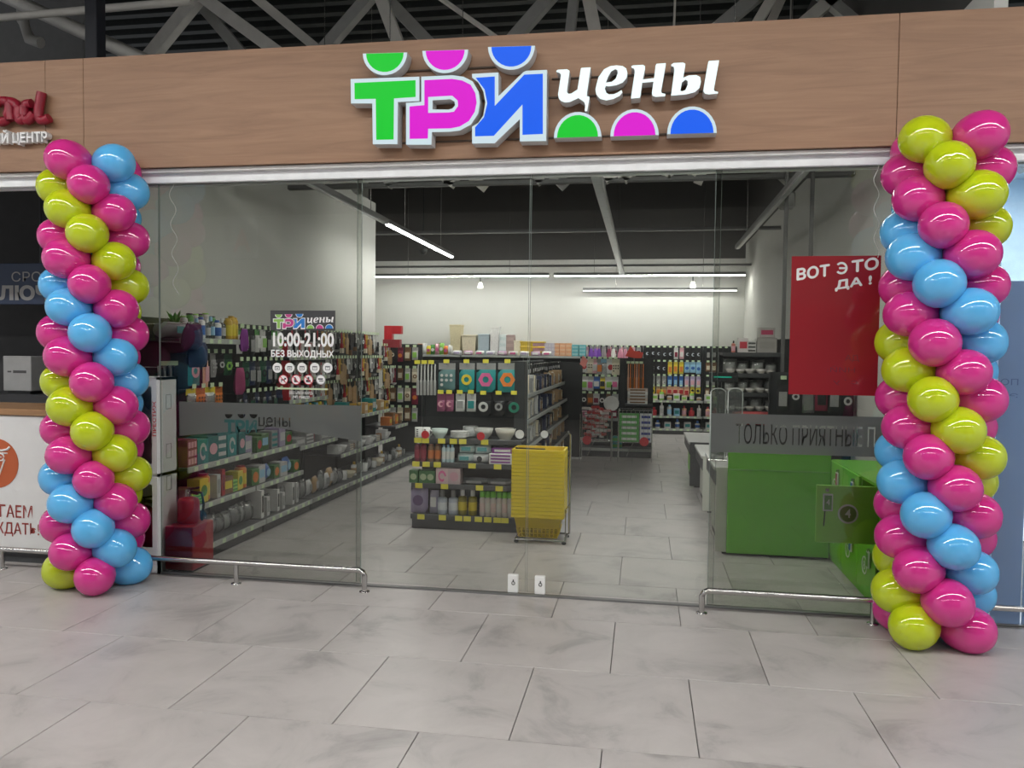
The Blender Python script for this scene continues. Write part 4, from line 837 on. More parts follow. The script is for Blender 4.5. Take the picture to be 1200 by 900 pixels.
b3.row([('books', .06, .14, .17, c['brown'], c['tan']), ('books', .05, .14, .18, c['teal'], c['lblue']), ('books', .05, .14, .18, c['lblue'], c['teal']), ('books', .05, .14, .18, c['yellow'], c['gold'])], .93, -.27, .02, 1.0, 14, ['brown notebook', 'teal notebook', 'light blue notebook', 'yellow notebook'], 'notebook shelf of third left bay', names=('notebook', 'notebook'))
b3.row([('carton', .22, .2, .09, c['grey'], c['lgrey'], 'panel'), ('carton', .2, .2, .12, shade(c['grey'], .6), c['lgrey'], 'stripes'), ('carton', .08, .1, .16, c['wine'], c['red'], 'panel')], .66, -.34, .0, 1.0, 5, ['flat grey box', 'dark grey box', 'small wine red box'], 'shelf under frosted strip, third left bay')
b3.row([('carton', .22, .2, .08, c['lgrey'], c['white'], 'panel'), ('carton', .2, .2, .06, c['grey'], c['white'], 'panel')], .78, -.34, .3, .8, 2, 'upper flat grey box', 'stacked on third left bay')
b3.row([('pouch', .14, .22, .08, 'clear', c['white'], 'inside'), ('pouch', .13, .2, .08, c['silver'], c['grey'], 'panel'), ('pouch', .14, .2, .08, c['tan'], c['lgrey'], 'panel')], .12, -.46, 0, 1.0, 7, ['clear bag', 'silver foil bag', 'tan paper bag'], 'bottom shelf of third left bay')
b3.hangrow([('tool', .2, c['black'], c['silver'], 'spatula'), ('tool', .22, c['red'], c['silver'], 'knife'), ('tool', .2, c['silver'], c['silver'], 'ladle')], 1.9, .1, 1.0, 8, ['black handled spatula', 'red handled knife', 'metal ladle'], 'top hooks of third left bay', l=.26)
MIX = [('tool', .3, c['tan'], c['tan'], 'board'), ('tool', .26, c['black'], c['brown'], 'brush'), ('hang', .1, .22, c['white'], c['grey'], 'panel'), ('tool', .26, c['silver'], c['silver'], 'ladle'), ('hang', .1, .2, c['black'], c['lgrey'], 'ring'), ('tool', .24, c['red'], c['cream'], 'brush'), ('hang', .09, .2, c['gold'], c['brown'], 'panel')]
MIXD = ['tan wooden board', 'black handled brush', 'white card pack', 'metal ladle', 'black card pack', 'red handled brush', 'golden pack']
for i, low in ((3, .85), (4, .85), (5, .85)):
    r = lbay(i, [(low, .42), (.45, .5), (.12, .6)]) if i < 5 else lbay(i, [(.6, .5), (.12, .6)], 1.8)
    nn = 10 if i < 5 else 5
    for q, zz in enumerate((1.88, 1.56, 1.26)):
        k0 = (q*3+i*2) % 7
        r.hangrow((MIX+MIX)[k0:k0+7], zz-(.15 if i == 5 else 0), .04, r.W-.04, nn, (MIXD+MIXD)[k0:k0+7], ('upper', 'middle', 'lower')[q]+' hooks of '+BN[i], l=.26+.06*(q % 2))
    if i < 5:
        r.row([('carton', .16, .14, .15, c['tan'], c['cream'], 'panel'), ('carton', .14, .14, .13, c['gold'], c['brown'], 'panel'), ('carton', .13, .16, .2, c['teal'], c['lgrey'], 'panel'), ('pouch', .12, .14, .1, c['lgrey'], c['white'], 'disc')], low, -.33, .0, r.W, 6, ['tan carton', 'gold carton', 'teal folder box', 'grey soft pack'], 'upper shelf of '+BN[i])
        r.row([('carton', .12, .14, .12, c['lgrey'], c['white'], 'panel'), ('bowl', .07, .08, c['white'], .5), ('carton', .14, .14, .1, c['grey'], c['cream'], 'stripes'), ('mug', .04, .09, c['brown'], c['tan'])], .45, -.4, .0, r.W, 6, ['small grey carton', 'white bowl', 'striped grey carton', 'brown mug'], 'second lowest shelf, '+BN[i])
    else: r.row([('carton', .1, .14, .14, c['orange'], c['yellow'], 'panel'), ('carton', .1, .14, .18, c['brown'], c['tan'], 'panel')], .6, -.35, .0, r.W, 4, ['orange carton', 'brown carton'], 'upper shelf of '+BN[i])
    r.row([('pouch', .13, .16, .1, 'clear', c['lgrey'], 'inside'), ('mug', .045, .1, c['white'], c['grey']), ('bowl', .08, .09, c['cream'], .5), ('bottle', .04, .18, c['white'], c['gold'], c['tan'], 'round')], .12, -.44, 0, r.W, 6, ['clear bag', 'white mug', 'cream bowl', 'white bottle'], 'bottom shelf of '+BN[i])
# bright goods hung at the end of the left run, in front of the gap
er = Rack('black peg panel closing the far end of left shelving', (-3.96, 11.75, 0), 0, .62, 1.78, [(.12, .3)], name='peg_panel')
for q, zz in enumerate((1.72, 1.4, 1.1, .8)):
    er.hangrow([('hang', .1, .24, c['white'], c['red'], 'panel'), ('hang', .1, .22, c['black'], c['cream'], 'ring'), ('hang', .1, .24, c['wine'], c['orange'], 'disc'), ('hang', .1, .2, c['brown'], c['cream'], 'panel'), ('hang', .1, .22, c['lgrey'], c['lgreen'], 'panel')][q:]+[('hang', .1, .22, c['cream'], c['brown'], 'ring')], zz, .02, .6, 5, ['bright card pack', 'pale card pack'], ('top', 'second', 'third', 'lowest')[q]+' hooks of far peg panel', l=.16)
rs = thing('red_stepped_display', 'red stepped cardboard display on top of the left shelving', 'display', (px(462, 393, 11.2).x, 11.2, 1.72))
ob('lower_step', MB().bbox(-.16, .1, -.05, .05, 0, .12, .004), pm((.3, .03, .04), .5), rs); ob('upper_step', MB().bbox(-.14, -.02, -.05, .05, .12, .32, .004), M_RED, rs); ob('arm', MB().bbox(-.02, .12, -.05, .05, .2, .32, .004), M_RED, rs)
# yellow-green tall fruit nets etc. left as hung goods above

# ================================================================== MIDDLE GONDOLA WITH END DISPLAY
gx0, gx1 = -2.14, -1.10
ge = Rack('dark end display of the middle gondola facing the entrance', (gx0, 7.58, 0), 0, gx1-gx0, 1.58, [(.845, .36), (.625, .40), (.425, .42), (.135, .44)], lip=M_SHELF, tagm=M_YTAG, name='end_display')
def ex(u, Y=7.25): return px(u, 470, Y).x-gx0
for i, us in enumerate(((488, 497, 516, 530, 541, 567), (488, 500, 513, 554, 584), (493, 523, 564, 587), (497, 522, 541, 551, 564, 575, 586, 595))):
    ge.tags(i, [ex(u, 7.15+.02*i) for u in us], .07, .048)
for u, nm in ((499, 'red'), (564, 'red')):
    t = tag(ob('round_tag', MB().lathe([(.038, -.002), (.038, .002)], 18), M_RED, None, (gx0+ex(u, 7.2), 7.19, .885)), 'round red tag on the bowl shelf, %s one' % ('left' if u < 520 else 'right'), 'tag', 'round red tags'); t.rotation_euler = (PI/2, 0, 0)
for u in (609, 638):
    a = px(u, 509, 7.3 if u < 620 else 8.6)
    t = thing('round_tag', 'round white tag %s' % ('beside the black edge of the end display' if u < 620 else 'on the gondola side above the yellow baskets'), 'tag', a)
    d = ob('disc', MB().lathe([(.042, -.003), (.042, .003)], 18), M_WTAG, t); d.rotation_euler = (PI/2, 0, 0)
    ob('clip', MB().tube([(0, .005, 0), (-.0, .1 if u < 620 else .02, .0)], .004, 5) if u < 620 else MB().tube([(0, .005, 0), (-.1, .02, 0)], .004, 5), M_STEEL, t)
ob('side_panel', MB().bbox(gx1-gx0-.1, gx1-gx0+.0, -.2, -.03, .86, 1.585, .004), M_RACK, ge.t)
def eh(spec, u, v, label, group=None, m=M_YTAG, names=None, l=.2):
    z = px(u, v, 7.36).z; x = ex(u, 7.36); ge.hook(x, z, l, True, m); ge.put(spec, x, -l+.02, z, label, group, names)
for k, u in enumerate((488.5, 492.5, 496.5, 500.5, 504.5, 508.5)): 
    z = px(u, 428, 7.36).z; x = ex(u, 7.36); ge.hook(x, z, .2, k % 2 == 0)
    ge.put(('tool', .29, c['silver'], c['silver'], 'spatula'), x, -.18, z, 'slim steel spatula, %s from left, on the end display' % ORD[k], 'steel spatulas on end display', ('spatula', 'tool'))
eh(('hang', .165, .265, (.1, .2, .2), c['lgrey'], 'dots', c['grey']), 522.5, 427, 'grey teal pack with pale dots beside steel spatulas')
eh(('hang', .15, .265, c['teal'], c['yellow'], 'ring', c['grey']), 546, 427, 'teal pack with yellow ring on the end display')
eh(('hang', .185, .265, c['teal'], c['pink'], 'hex', c['grey']), 568.5, 427, 'teal pack with pink shape on the end display')
eh(('hang', .19, .265, c['teal'], c['orange'], 'hex', c['grey']), 594, 427, 'teal pack with orange hexagon on the end display')
eh(('hang', .08, .16, (.3, .08, .16), c['lpink'], 'moon'), 516, 463, 'mauve tweezer card, left of two, below dotted pack')
eh(('hang', .08, .16, (.3, .08, .16), c['lpink'], 'moon'), 526, 463, 'mauve tweezer card, right of two, below dotted pack')
eh(('hang', .09, .16, c['lgrey'], c['grey'], 'panel'), 538.5, 463, 'small clear grey pack, left one, under yellow ring pack')
eh(('hang', .09, .16, c['lgrey'], c['teal'], 'panel'), 551.5, 463, 'small clear grey pack with teal print under yellow ring pack')
eh(('hang', .14, .19, c['black'], c['lgrey'], 'ring', c['black']), 566, 464, 'round black pack under pink shape pack')
eh(('hang', .11, .19, c['black'], c['grey'], 'ring', c['black']), 584, 464, 'narrow black round pack between two larger ones')
eh(('hang', .15, .2, c['black'], (.02, .2, .13), 'ring', c['black']), 602, 464, 'round black pack with green ring at the right')
for k, u in enumerate((490, 499)): ge.put(('mug', .038, .1, c['white'], c['black']), ex(u), -.3, .845, 'white mug with black print, %s one, on the bowl shelf' % ('left', 'right')[k])
ge.put(('bowl', .08, .085, (.6, .7, .66), .5), ex(514), -.28, .845, 'pale mint bowl beside the white mugs')
ge.put(('bowl', .075, .08, c['white'], .5), ex(523), -.18, .875, 'white bowl behind the mint bowl') if 0 else None
ge.put(('plates', .09, 5, c['white']), ex(537), -.26, .845, 'stack of white plates in middle of the bowl shelf')
ge.put(('plates', .075, 8, (.66, .68, .68)), ex(546), -.12, .845, 'taller stack of small plates behind white plates')
ge.put(('bowl', .095, .1, (.5, .5, .47), .5), ex(565), -.25, .845, 'grey bowl next to the right red tag')
ge.put(('bowl', .1, .1, (.55, .52, .46), .55, (.7, .7, .68)), ex(591), -.25, .845, 'wide beige grey bowl at right end of bowl shelf')
for k, u in enumerate((488, 495)): ge.put(('bottle', .03, .165, c['wine'], c['wine'], (.32, .03, .06), 'can'), ex(u, 7.2), -.33, .625, 'dark red bottle, %s one, under the white mugs' % ('left', 'right')[k])
for k, u in enumerate((504, 512)): ge.put(('bottle', .031, .165, c['brown'], (.3, .08, .03), (.6, .18, .05), 'can'), ex(u, 7.2), -.33, .625, 'brown orange bottle, %s one, under the mint bowl' % ('left', 'right')[k])
for k, u in enumerate((519.5, 524.5, 529.5)): ge.put(('bottle', .02, .165, (.55, .7, .75), c['lblue'], c['white'], 'slim'), ex(u, 7.2), -.34, .625, 'slim pale blue bottle, %s of three, on the second shelf' % ORD[k])
for k, (u, zz) in enumerate(((544, .625), (562, .625), (546, .715), (565, .715))): ge.put(('pouch', .15, .085, .12, (.62, .72, .72), (.1, .35, .36), 'panel') if k != 1 else ('pouch', .15, .085, .12, (.75, .75, .76), c['black'], 'disc'), ex(u, 7.2), -.3, zz, ('lower left', 'lower right', 'upper left', 'upper right')[k]+' pack of wet wipes under the white plates', 'wet wipes', ('wet_wipes', 'wipes'))
ge.put(('carton', .22, .14, .1, (.72, .7, .72), c['purple'], 'stripes'), ex(587, 7.2), -.3, .625, 'white carton with purple print right of the wet wipes')
ge.put(('carton', .2, .12, .05, c['purple'], c['white'], 'panel'), ex(589, 7.2), -.3, .725, 'dark purple carton lying on the white carton')
for k, u in enumerate((485, 496.5, 505)): ge.put(('carton', .085, .12, .12, (.05, .16, .05), (.4, .5, .3), 'disc'), ex(u, 7.18), -.34, .425, 'dark green carton, %s from left, above purple packs' % ORD[k])
for k, u in enumerate((519, 533)): ge.put(('carton', .12, .12, .15, (.6, .45, .46) if k == 0 else (.5, .38, .4), c['pink'] if k == 0 else (.55, .3, .35), 'swirl' if k == 0 else 'disc'), ex(u, 7.18), -.35, .425, 'pink patterned carton, %s one, beside the green cartons' % ('left', 'right')[k])
for k, u in enumerate((556, 585)): ge.put(('pouch', .24, .05, .2, (.16, .17, .18), c['grey'], 'panel'), ex(u, 7.2), -.28, .425, 'flat dark grey pack, %s one, on the third shelf' % ('left', 'right')[k])
for k, u in enumerate((490,)): ge.put(('pouch', .17, .255, .1, (.42, .36, .55), (.16, .1, .22), 'disc'), ex(u, 7.15), -.36, .135, 'large lilac soft pack at bottom left of end display')
ge.put(('pouch', .09, .22, .08, (.4, .38, .5), c['white'], 'panel'), ex(507, 7.15), -.34, .135, 'narrow lilac soft pack on the bottom shelf')
for k, u in enumerate((517, 530)): ge.put(('bottle', .046, .225, (.55, .6, .7), c['grey'], (.75, .78, .82), 'jug'), ex(u, 7.15), -.35, .135, 'pale bottle with blue white label, %s one, bottom shelf' % ('left', 'right')[k])
for k, u in enumerate((541, 553)): ge.put(('bottle', .042, .25, (.28, .24, .03), (.75, .75, .75), (.7, .55, .03), 'jug'), ex(u, 7.15), -.35, .135, 'yellow bottle with white cap, %s one, bottom shelf' % ('left', 'right')[k])
for k, u in enumerate((565, 571.5, 578, 585, 591.5, 598)): ge.put(('bottle', .027, .235, (.6, .55, .52), (.18, .55, .06), [(.66, .5, .48), (.62, .62, .58)][k % 2], 'spray'), ex(u, 7.15), -.37, .135, 'spray can with green cap, %s from left, bottom shelf' % ORD[k], 'green capped spray cans')
# gondola body: three side bays seen along the aisle
for i, (y0, y1) in enumerate(((7.62, 9.18), (9.2, 10.78), (10.8, 12.38))):
    wh = ('nearest', 'middle', 'farthest')[i]+' side bay of the middle gondola'
    r = Rack('dark gondola side shelving, '+('nearest', 'middle', 'farthest')[i]+' bay along the aisle', (-1.58, y0, 0), PI/2, y1-y0, 1.56, [(1.22, .36), (.96, .4), (.7, .42), (.44, .44), (.14, .46)])
    for q, zz in enumerate((1.22, .96, .7, .44, .14)):
        if i == 0: sp = [('books', .05, .16, .2, c['lgrey'], c['grey']), ('books', .06, .16, .19, c['cream'], c['grey']), ('books', .05, .16, .18, c['grey'], c['white'])]; ds = ['pale slim pack', 'cream slim pack', 'grey slim pack']
        elif i == 1: sp = [('carton', .1, .14, .16, c['black'], c['grey'], 'panel'), ('bottle', .04, .18, c['white'], c['black'], c['grey'], 'round'), ('books', .06, .16, .18, c['navy'], c['lgrey']), ('carton', .1, .14, .14, c['brown'], c['cream'], 'panel')]; ds = ['black carton', 'white bottle', 'navy slim pack', 'brown carton']
        else: sp = [('pouch', .12, .18, .08, c['cream'], c['brown'], 'disc'), ('carton', .1, .14, .18, c['tan'], c['cream'], 'panel'), ('pouch', .12, .15, .1, c['lgreen'], c['white'], 'disc'), ('bottle', .04, .18, c['lgrey'], c['white'], c['lpink'], 'round')]; ds = ['cream soft pack', 'tan carton', 'green soft pack', 'grey bottle']
        k0 = q % len(sp)
        r.row((sp+sp)[k0:k0+len(sp)], zz, -.28-.01*q, .03, y1-y0-.03, 12 if i == 0 else 11, (ds+ds)[k0:k0+len(sp)], ('top', 'second', 'third', 'fourth', 'bottom')[q]+' shelf, '+wh)
    r.hangrow([('tool', .1, c['black'], c['silver'], 'spatula')], 1.53, .05, y1-y0-.05, 9, 'short dark utensil', 'top hooks, '+('nearest', 'middle', 'farthest')[i]+' gondola side bay', l=.3, tagged=False)
tag(ob('gondola_end_panel', MB().bbox(-1.62, -.94, 12.42, 12.47, .03, 1.53, .006), M_BLACK), 'tall plain black panel closing the far gondola end', 'panel')
tag(ob('panel_foot', MB().bbox(-1.24, -.94, 12.41, 12.48, 0, .03, .004), M_WHITE), 'white foot rail under the black gondola end panel', 'rail')

# ================================================================== YELLOW BASKETS
bs = thing('basket_stand', 'grey wire stand on casters carrying the yellow shopping baskets', 'stand', (-.885, 6.93, 0))
ob('base_frame', MB().tube([(-.2, -.13, .03), (.24, -.13, .03), (.24, .17, .03), (-.2, .17, .03), (-.2, -.13, .03)], .009, 6), M_STEEL, bs)
ob('back_post', MB().tube([(.25, .17, .03), (.25, .17, .93), (.22, .17, .96)], .01, 6), M_STEEL, bs)
ob('side_post', MB().tube([(.24, -.1, .03), (.24, -.1, .3), (.25, .17, .3)], .008, 6), M_STEEL, bs)
for x, y in ((-.19, -.12), (.23, -.12), (.23, .16), (-.19, .16)): ob('caster', MB().lathe([(.012, 0), (.02, .004), (.02, .018), (.01, .024)], 8, (x, y, 0)), M_BLACK, bs)
M_YEL = pm((.85, .64, .004), .4, var=.04)
def basket_meshes():
    w0, w1, d0, d1, h = .17, .225, .10, .15, .21
    b = MB(); v = [(-w0, -d0, 0), (w0, -d0, 0), (w0, d0, 0), (-w0, d0, 0)]
    n = 11
    b.box(-w0, w0, -d0, d0, 0, .006)
    def bar(p, q, r): b.tube([p, q], r, 4)
    for k in range(n):                      # slotted lower walls
        u = -1+2*k/(n-1)
        for s in (-1, 1):
            bar((w0*u, s*d0, .003), (w0*1.1*u, s*(d0+.018), .085), .0045)
    for k in range(6):
        u = -1+2*k/5
        for s in (-1, 1): bar((s*w0, d0*u, .003), (s*w0*1.1, d0*1.18*u, .085), .0045)
    def ring(a, c_, z0, a2, c2, z1):
        P = [(-a, -c_, z0), (a, -c_, z0), (a, c_, z0), (-a, c_, z0), (-a2, -c2, z1), (a2, -c2, z1), (a2, c2, z1), (-a2, c2, z1)]
        b.add(P, [(i, (i+1) % 4, 4+(i+1) % 4, 4+i) for i in range(4)]+[(4+i, 4+(i+1) % 4, (i+1) % 4, i) for i in range(4)])
    ring(w0*1.1, d0+.018, .085, w1-.012, d1-.012, h)
    rim = MB()
    for s in (-1, 1):
        rim.bbox(-w1, w1, s*d1-.008, s*d1+.008, h-.029, h+.002, .0025); rim.bbox(s*w1-.008, s*w1+.008, -d1, d1, h-.029, h+.002, .0025)
    hd = MB().tube([(-w1+.01, 0, h), (-w1+.02, -d1*.6, h+.006), (-.03, -d1*.8, h+.008), (.06, -d1*.8, h+.008)], .006, 6)
    return b.mesh(M_YEL), rim.mesh(M_YEL), hd.mesh(M_BLACK)
bm = basket_meshes()
for k in range(18):
    t = thing('shopping_basket', 'yellow shopping basket, %s from the bottom of the stack' % ORD[k] if k < 17 else 'topmost yellow shopping basket with black handle in the stack', 'basket', (-.89, 6.95, .04+.0335*k), 0, 'stacked yellow shopping baskets')
    link('body', bm[0], t); link('rim', bm[1], t)
    if k == 17: link('handle', bm[2], t)

# ================================================================== AISLE END UNIT WITH WIRE BINS
u2 = Rack('black aisle end unit with wire bins before the back wall', (-1.0, 13.2, 0), 0, 1.17, 1.6, [(.62, .35), (.14, .42)], name='end_display')
def ux(u, Y=12.9): return px(u, 450, Y).x+1.0
for q, (zz, sp, ds) in enumerate(((1.57, [('hang', .14, .24, c['white'], c['red'], 'disc'), ('hang', .14, .24, c['cream'], c['black'], 'dots'), ('hang', .1, .24, c['lpink'], c['white'], 'panel'), ('hang', .12, .24, c['grey'], c['orange'], 'panel'), ('hang', .16, .3, c['lblue'], c['white'], 'clear')], ['white card with red disc', 'cream dotted card', 'pink striped card', 'grey orange card', 'pale blue clear bag']),
        (1.28, [('hang', .14, .22, c['white'], c['lgreen'], 'panel'), ('hang', .12, .22, c['lgrey'], c['pink'], 'panel'), ('hang', .12, .22, c['blue'], c['white'], 'panel'), ('hang', .12, .22, c['yellow'], c['black'], 'panel')], ['white green card', 'grey pink card', 'blue white card', 'yellow black card']),
        (1.0, [('hang', .13, .2, c['black'], c['white'], 'ring'), ('hang', .12, .2, c['brown'], c['orange'], 'panel'), ('hang', .12, .2, c['lgrey'], c['wine'], 'panel')], ['black white card', 'brown orange card', 'grey wine card']))):
    u2.hangrow(sp, zz, .0, .6, len(sp)+(2, 2, 3)[q], ds, ('top', 'middle', 'lower')[q]+' hooks of aisle end unit', l=.2)
pn = thing('frying_pan', 'round white pan hung beside the black post of the aisle end unit', 'pan', u2.at(.5, -.26, .86), 0)
o = ob('dish', MB().lathe([(.1, 0), (.125, .03), (.12, .03), (.09, .008), (.001, .008)], 18, cap1=False), c and pm((.8, .8, .78), .3), pn); o.rotation_euler = (PI/2, 0, 0)
ob('handle', MB().tube([(0, -.01, .12), (0, -.01, .3)], .01, 6), M_BLACK, pn)
u2.hook(.5, 1.15, .26, False)
ob('post', MB().bbox(.62, .72, -.1, -.03, 0, 1.6, .005), M_BLACK, u2.t)
for k in range(8):
    cc_ = [c['peach'], c['orange'], c['brown'], c['orange']][k % 4]; x = ux(736)+k*.034
    u2.put(('tool', .42, cc_, shade(cc_, .8), 'spatula'), x, -.24, 1.5, 'orange brown wrapped roll, %s from left, on aisle end unit' % ORD[k], 'wrapped rolls', ('wrapped_roll', 'roll')); u2.hook(x, 1.5, .26, k % 2 == 0)
for k in range(5):
    u2.put(('carton', .32, .16, .05, [c['white'], (.6, .5, .45), c['lgrey']][k % 3], c['brown'], 'panel'), .92, -.22, .86+.05*k+.0, 'flat pale box, %s from bottom, stacked under wrapped rolls' % ORD[k], 'flat pale boxes')
ob('shelf', MB().bbox(.72, 1.16, -.33, -.03, .83, .858, .004), M_SHELF, u2.t)
u2.row([('carton', .1, .12, .12, c['lpink'], c['pink'], 'panel'), ('carton', .1, .12, .13, c['wine'], c['white'], 'panel'), ('carton', .12, .12, .1, c['lgrey'], c['black'], 'panel')], .62, -.24, .0, .6, 5, ['pink carton', 'wine red carton', 'grey carton'], 'shelf of aisle end unit')
def wire_bin(label, x0, x1, y0, y1, z0, z1, ztop):
    t = thing('wire_bin', label, 'bin', ((x0+x1)/2, (y0+y1)/2, 0)); a, b = (x1-x0)/2, (y1-y0)/2
    for sx in (-1, 1):
        for sy_ in (-1, 1): ob('leg', MB().tube([(a*sx, b*sy_, 0), (a*sx, b*sy_, ztop)], .008, 5), M_CHROME, t)
    for z in (z0, (z0+z1)/2, z1): ob('ring_wire', MB().tube([(-a, -b, z), (a, -b, z), (a, b, z), (-a, b, z), (-a, -b, z)], .005, 4), M_CHROME, t)
    n = 9
    for k in range(n): ob('wire', MB().tube([(-a+2*a*k/(n-1), -b, z0), (-a+2*a*k/(n-1), -b, z1)], .003, 4), M_CHROME, t)
    for k in range(6): ob('floor_wire', MB().tube([(-a, -b+2*b*k/5, z0), (a, -b+2*b*k/5, z0)], .003, 4), M_CHROME, t)
    ob('cross_brace', MB().tube([(-a*.5, -b, .08), (-a*.1, -b, z0)], .005, 4), M_CHROME, t)
    d = ob('round_tag', MB().lathe([(.07, -.003), (.07, .003)], 18), M_RED, t, (-a*.55 if x0 < -.5 else a*.55, -b-.01, z0+.02)); d.rotation_euler = (PI/2, 0, 0); d['label'] = 'round red tag'
    return t
A_, B_ = px(681, 500, 12.5).x, px(717, 500, 12.5).x
wire_bin('chrome wire bin full of red white wrapped sweets', A_, B_, 12.3, 12.7, .3, .72, .72)
for k in range(40):
    x = A_+.06+(B_-A_-.12)*((k*.37) % 1); y = 12.36+.28*((k*.61) % 1); z = .36+.012*k
    o = put(('carton', .13, .05, .04, (.5, .05, .05) if k % 2 else (.75, .72, .7), (.75, .72, .7) if k % 2 else (.5, .05, .05), 'stripes'), (x, y, z-.03 if k else .31), k*.9, 'red and white wrapped bar heaped in the left wire bin', 'wrapped bars in wire bin', ('wrapped_bar', 'sweet'))
A2, B2 = px(725, 500, 12.5).x, px(764, 500, 12.5).x
wire_bin('chrome wire bin stacked with green and white boxes', A2, B2, 12.3, 12.7, .3, .8, .8)
for k in range(5):
    put(('carton', .3, .2, .085, (.12, .4, .1), (.72, .74, .7), 'panel'), (A2+.165, 12.45, .305+.0865*k), 0, 'green white box, %s from bottom, in the right wire bin' % ORD[k], 'boxes in wire bin')
    put(('carton', .18, .2, .085, (.68, .69, .72), (.06, .08, .3), 'panel'), (A2+.42, 12.45, .305+.0865*k), 0, 'white blue box, %s from bottom, in the right wire bin' % ORD[k], 'boxes in wire bin')
# green shelf of jars between the bins
for k in range(4): u2.put(('bottle', .04, .1, c['teal'], c['dgreen'], c['green'], 'can'), ux(722)+.075*(k % 2), -.36, .14+.105*(k//2), 'small dark green jar between wire bins, %s of four' % ORD[k], 'green jars', ('jar', 'jar'))

# ================================================================== BACK WALL SHELVING
BW = [(-5.2, 'far left'), (-3.9, 'left'), (-2.6, 'middle left'), (-1.3, 'middle'), (0.0, 'right'), (1.25, 'far right')]
bk = {}
for i, (x, nm) in enumerate(BW):
    W_ = (BW[i+1][0]-x if i < 5 else .8)-.01
    bk[i] = Rack('black back wall shelving, %s section' % nm, (x, 17.22, 0), 0, W_, 1.85 if i >= 3 else 1.62, [(.70, .4), (.38, .44), (.12, .48)] if i >= 3 else [(1.60, .5), (.12, .5)])
for i in (3, 4, 5):
    r = bk[i]; W_ = r.W; nm = BW[i][1]
    for q in range(3): r.tags(q, [.1+.14*k for k in range(int(W_/.15))])
    sets = {3: [([('hang', .1, .2, c['lpink'], c['white'], 'panel'), ('hang', .1, .2, c['grey'], c['wine'], 'panel')], ['pink pack', 'grey wine pack']), ([('hang', .12, .22, c['black'], c['lblue'], 'moon')], ['black blue pack'])],
            4: [([('hang', .1, .24, c['black'], (.5, .55, .6), 'moon'), ('hang', .1, .24, c['navy'], c['lgrey'], 'moon')], ['black pack with pale moon', 'navy pack']), ([('hang', .1, .24, c['yellow'], c['orange'], 'panel'), ('hang', .1, .24, c['lblue'], c['blue'], 'panel'), ('hang', .1, .24, c['lpink'], c['white'], 'panel')], ['yellow pack', 'blue pack', 'pink white pack'])],
            5: [([('hang', .1, .26, c['black'], c['grey'], 'panel')], ['black tool pack']), ([('hang', .1, .22, c['brown'], c['cream'], 'panel')], ['brown pack'])]}[i]
    nn = 10 if i < 5 else 6
    for q, zz in enumerate((1.80, 1.5, 1.2, .98)):
        sp, ds = sets[q % 2]
        if i == 4 and q == 0: sp = [('hang', .1, .24, c['black'], (.5, .55, .6), 'moon')]*5+[('hang', .1, .24, c['white'], c['wine'], 'panel'), ('hang', .1, .24, c['lpink'], c['white'], 'panel')]; ds = ['black pack with pale moon']*5+['white wine red pack', 'pink white pack']
        if i == 4 and q == 1: sp = [('hang', .1, .24, c['black'], (.5, .55, .6), 'moon')]*4+[('hang', .1, .26, c['yellow'], c['orange'], 'panel')]*3+[('hang', .12, .26, c['lblue'], c['blue'], 'disc')]*3; ds = ['black pack with pale moon']*4+['yellow orange pack']*3+['light blue pack']*3
        if i == 4 and q == 2: sp = [('hang', .1, .22, c['grey'], c['lgrey'], 'moon')]*4+[('hang', .1, .24, c['blue'], c['lblue'], 'panel')]*3+[('hang', .1, .22, c['lilac'], c['lpink'], 'panel')]*3; ds = ['grey shoe pack']*4+['blue pack']*3+['lilac pack']*3
        if i == 4 and q == 3: sp = [('hang', .1, .16, c['yellow'], c['black'], 'disc')]*2+[('hang', .11, .2, c['tan'], c['orange'], 'panel')]*2+[('hang', .12, .2, c['peach'], c['red'], 'panel')]*4; ds = ['yellow pack']*2+['tan pack']*2+['peach red pack']*4
        r.hangrow(sp, zz, .03, W_-.03, nn, ds, ('top', 'second', 'third', 'lowest')[q]+' hooks, %s back section' % nm, l=.18)
    r.row([('carton', .13, .14, .16, c['white'], c['lgreen'], 'panel'), ('carton', .11, .14, .12, c['cream'], c['lgreen'], 'panel'), ('bottle', .05, .22, c['lgreen'], c['yellow'], c['white'], 'round'), ('bottle', .05, .1, c['lgrey'], c['brown'], c['tan'], 'can')], .70, -.3, .02, W_, 8 if i < 5 else 5, ['white green box', 'cream green box', 'lime bottle', 'small tan jar'], 'upper low shelf, %s back section' % nm)
    r.row([('bottle', .05, .24, c['peach'], c['red'], c['lpink'], 'round'), ('bottle', .06, .2, c['red'], c['red'], c['red'], 'jug'), ('bottle', .045, .26, c['white'], c['white'], c['lgrey'], 'round'), ('bottle', .045, .22, c['lgrey'], c['lblue'], c['lblue'], 'slim'), ('carton', .12, .14, .18, c['lblue'], c['teal'], 'panel')], .38, -.34, .02, W_, 8 if i < 5 else 5, ['peach bottle', 'red round bottle', 'white bottle', 'grey blue bottle', 'light blue box'], 'middle low shelf, %s back section' % nm)
    r.row([('carton', .14, .16, .16, c['lgrey'], c['teal'], 'panel'), ('bottle', .05, .18, c['white'], c['blue'], c['blue'], 'jug')], .12, -.36, .02, W_, 6 if i < 5 else 4, ['grey teal box', 'white blue bottle'], 'bottom shelf, %s back section' % nm)
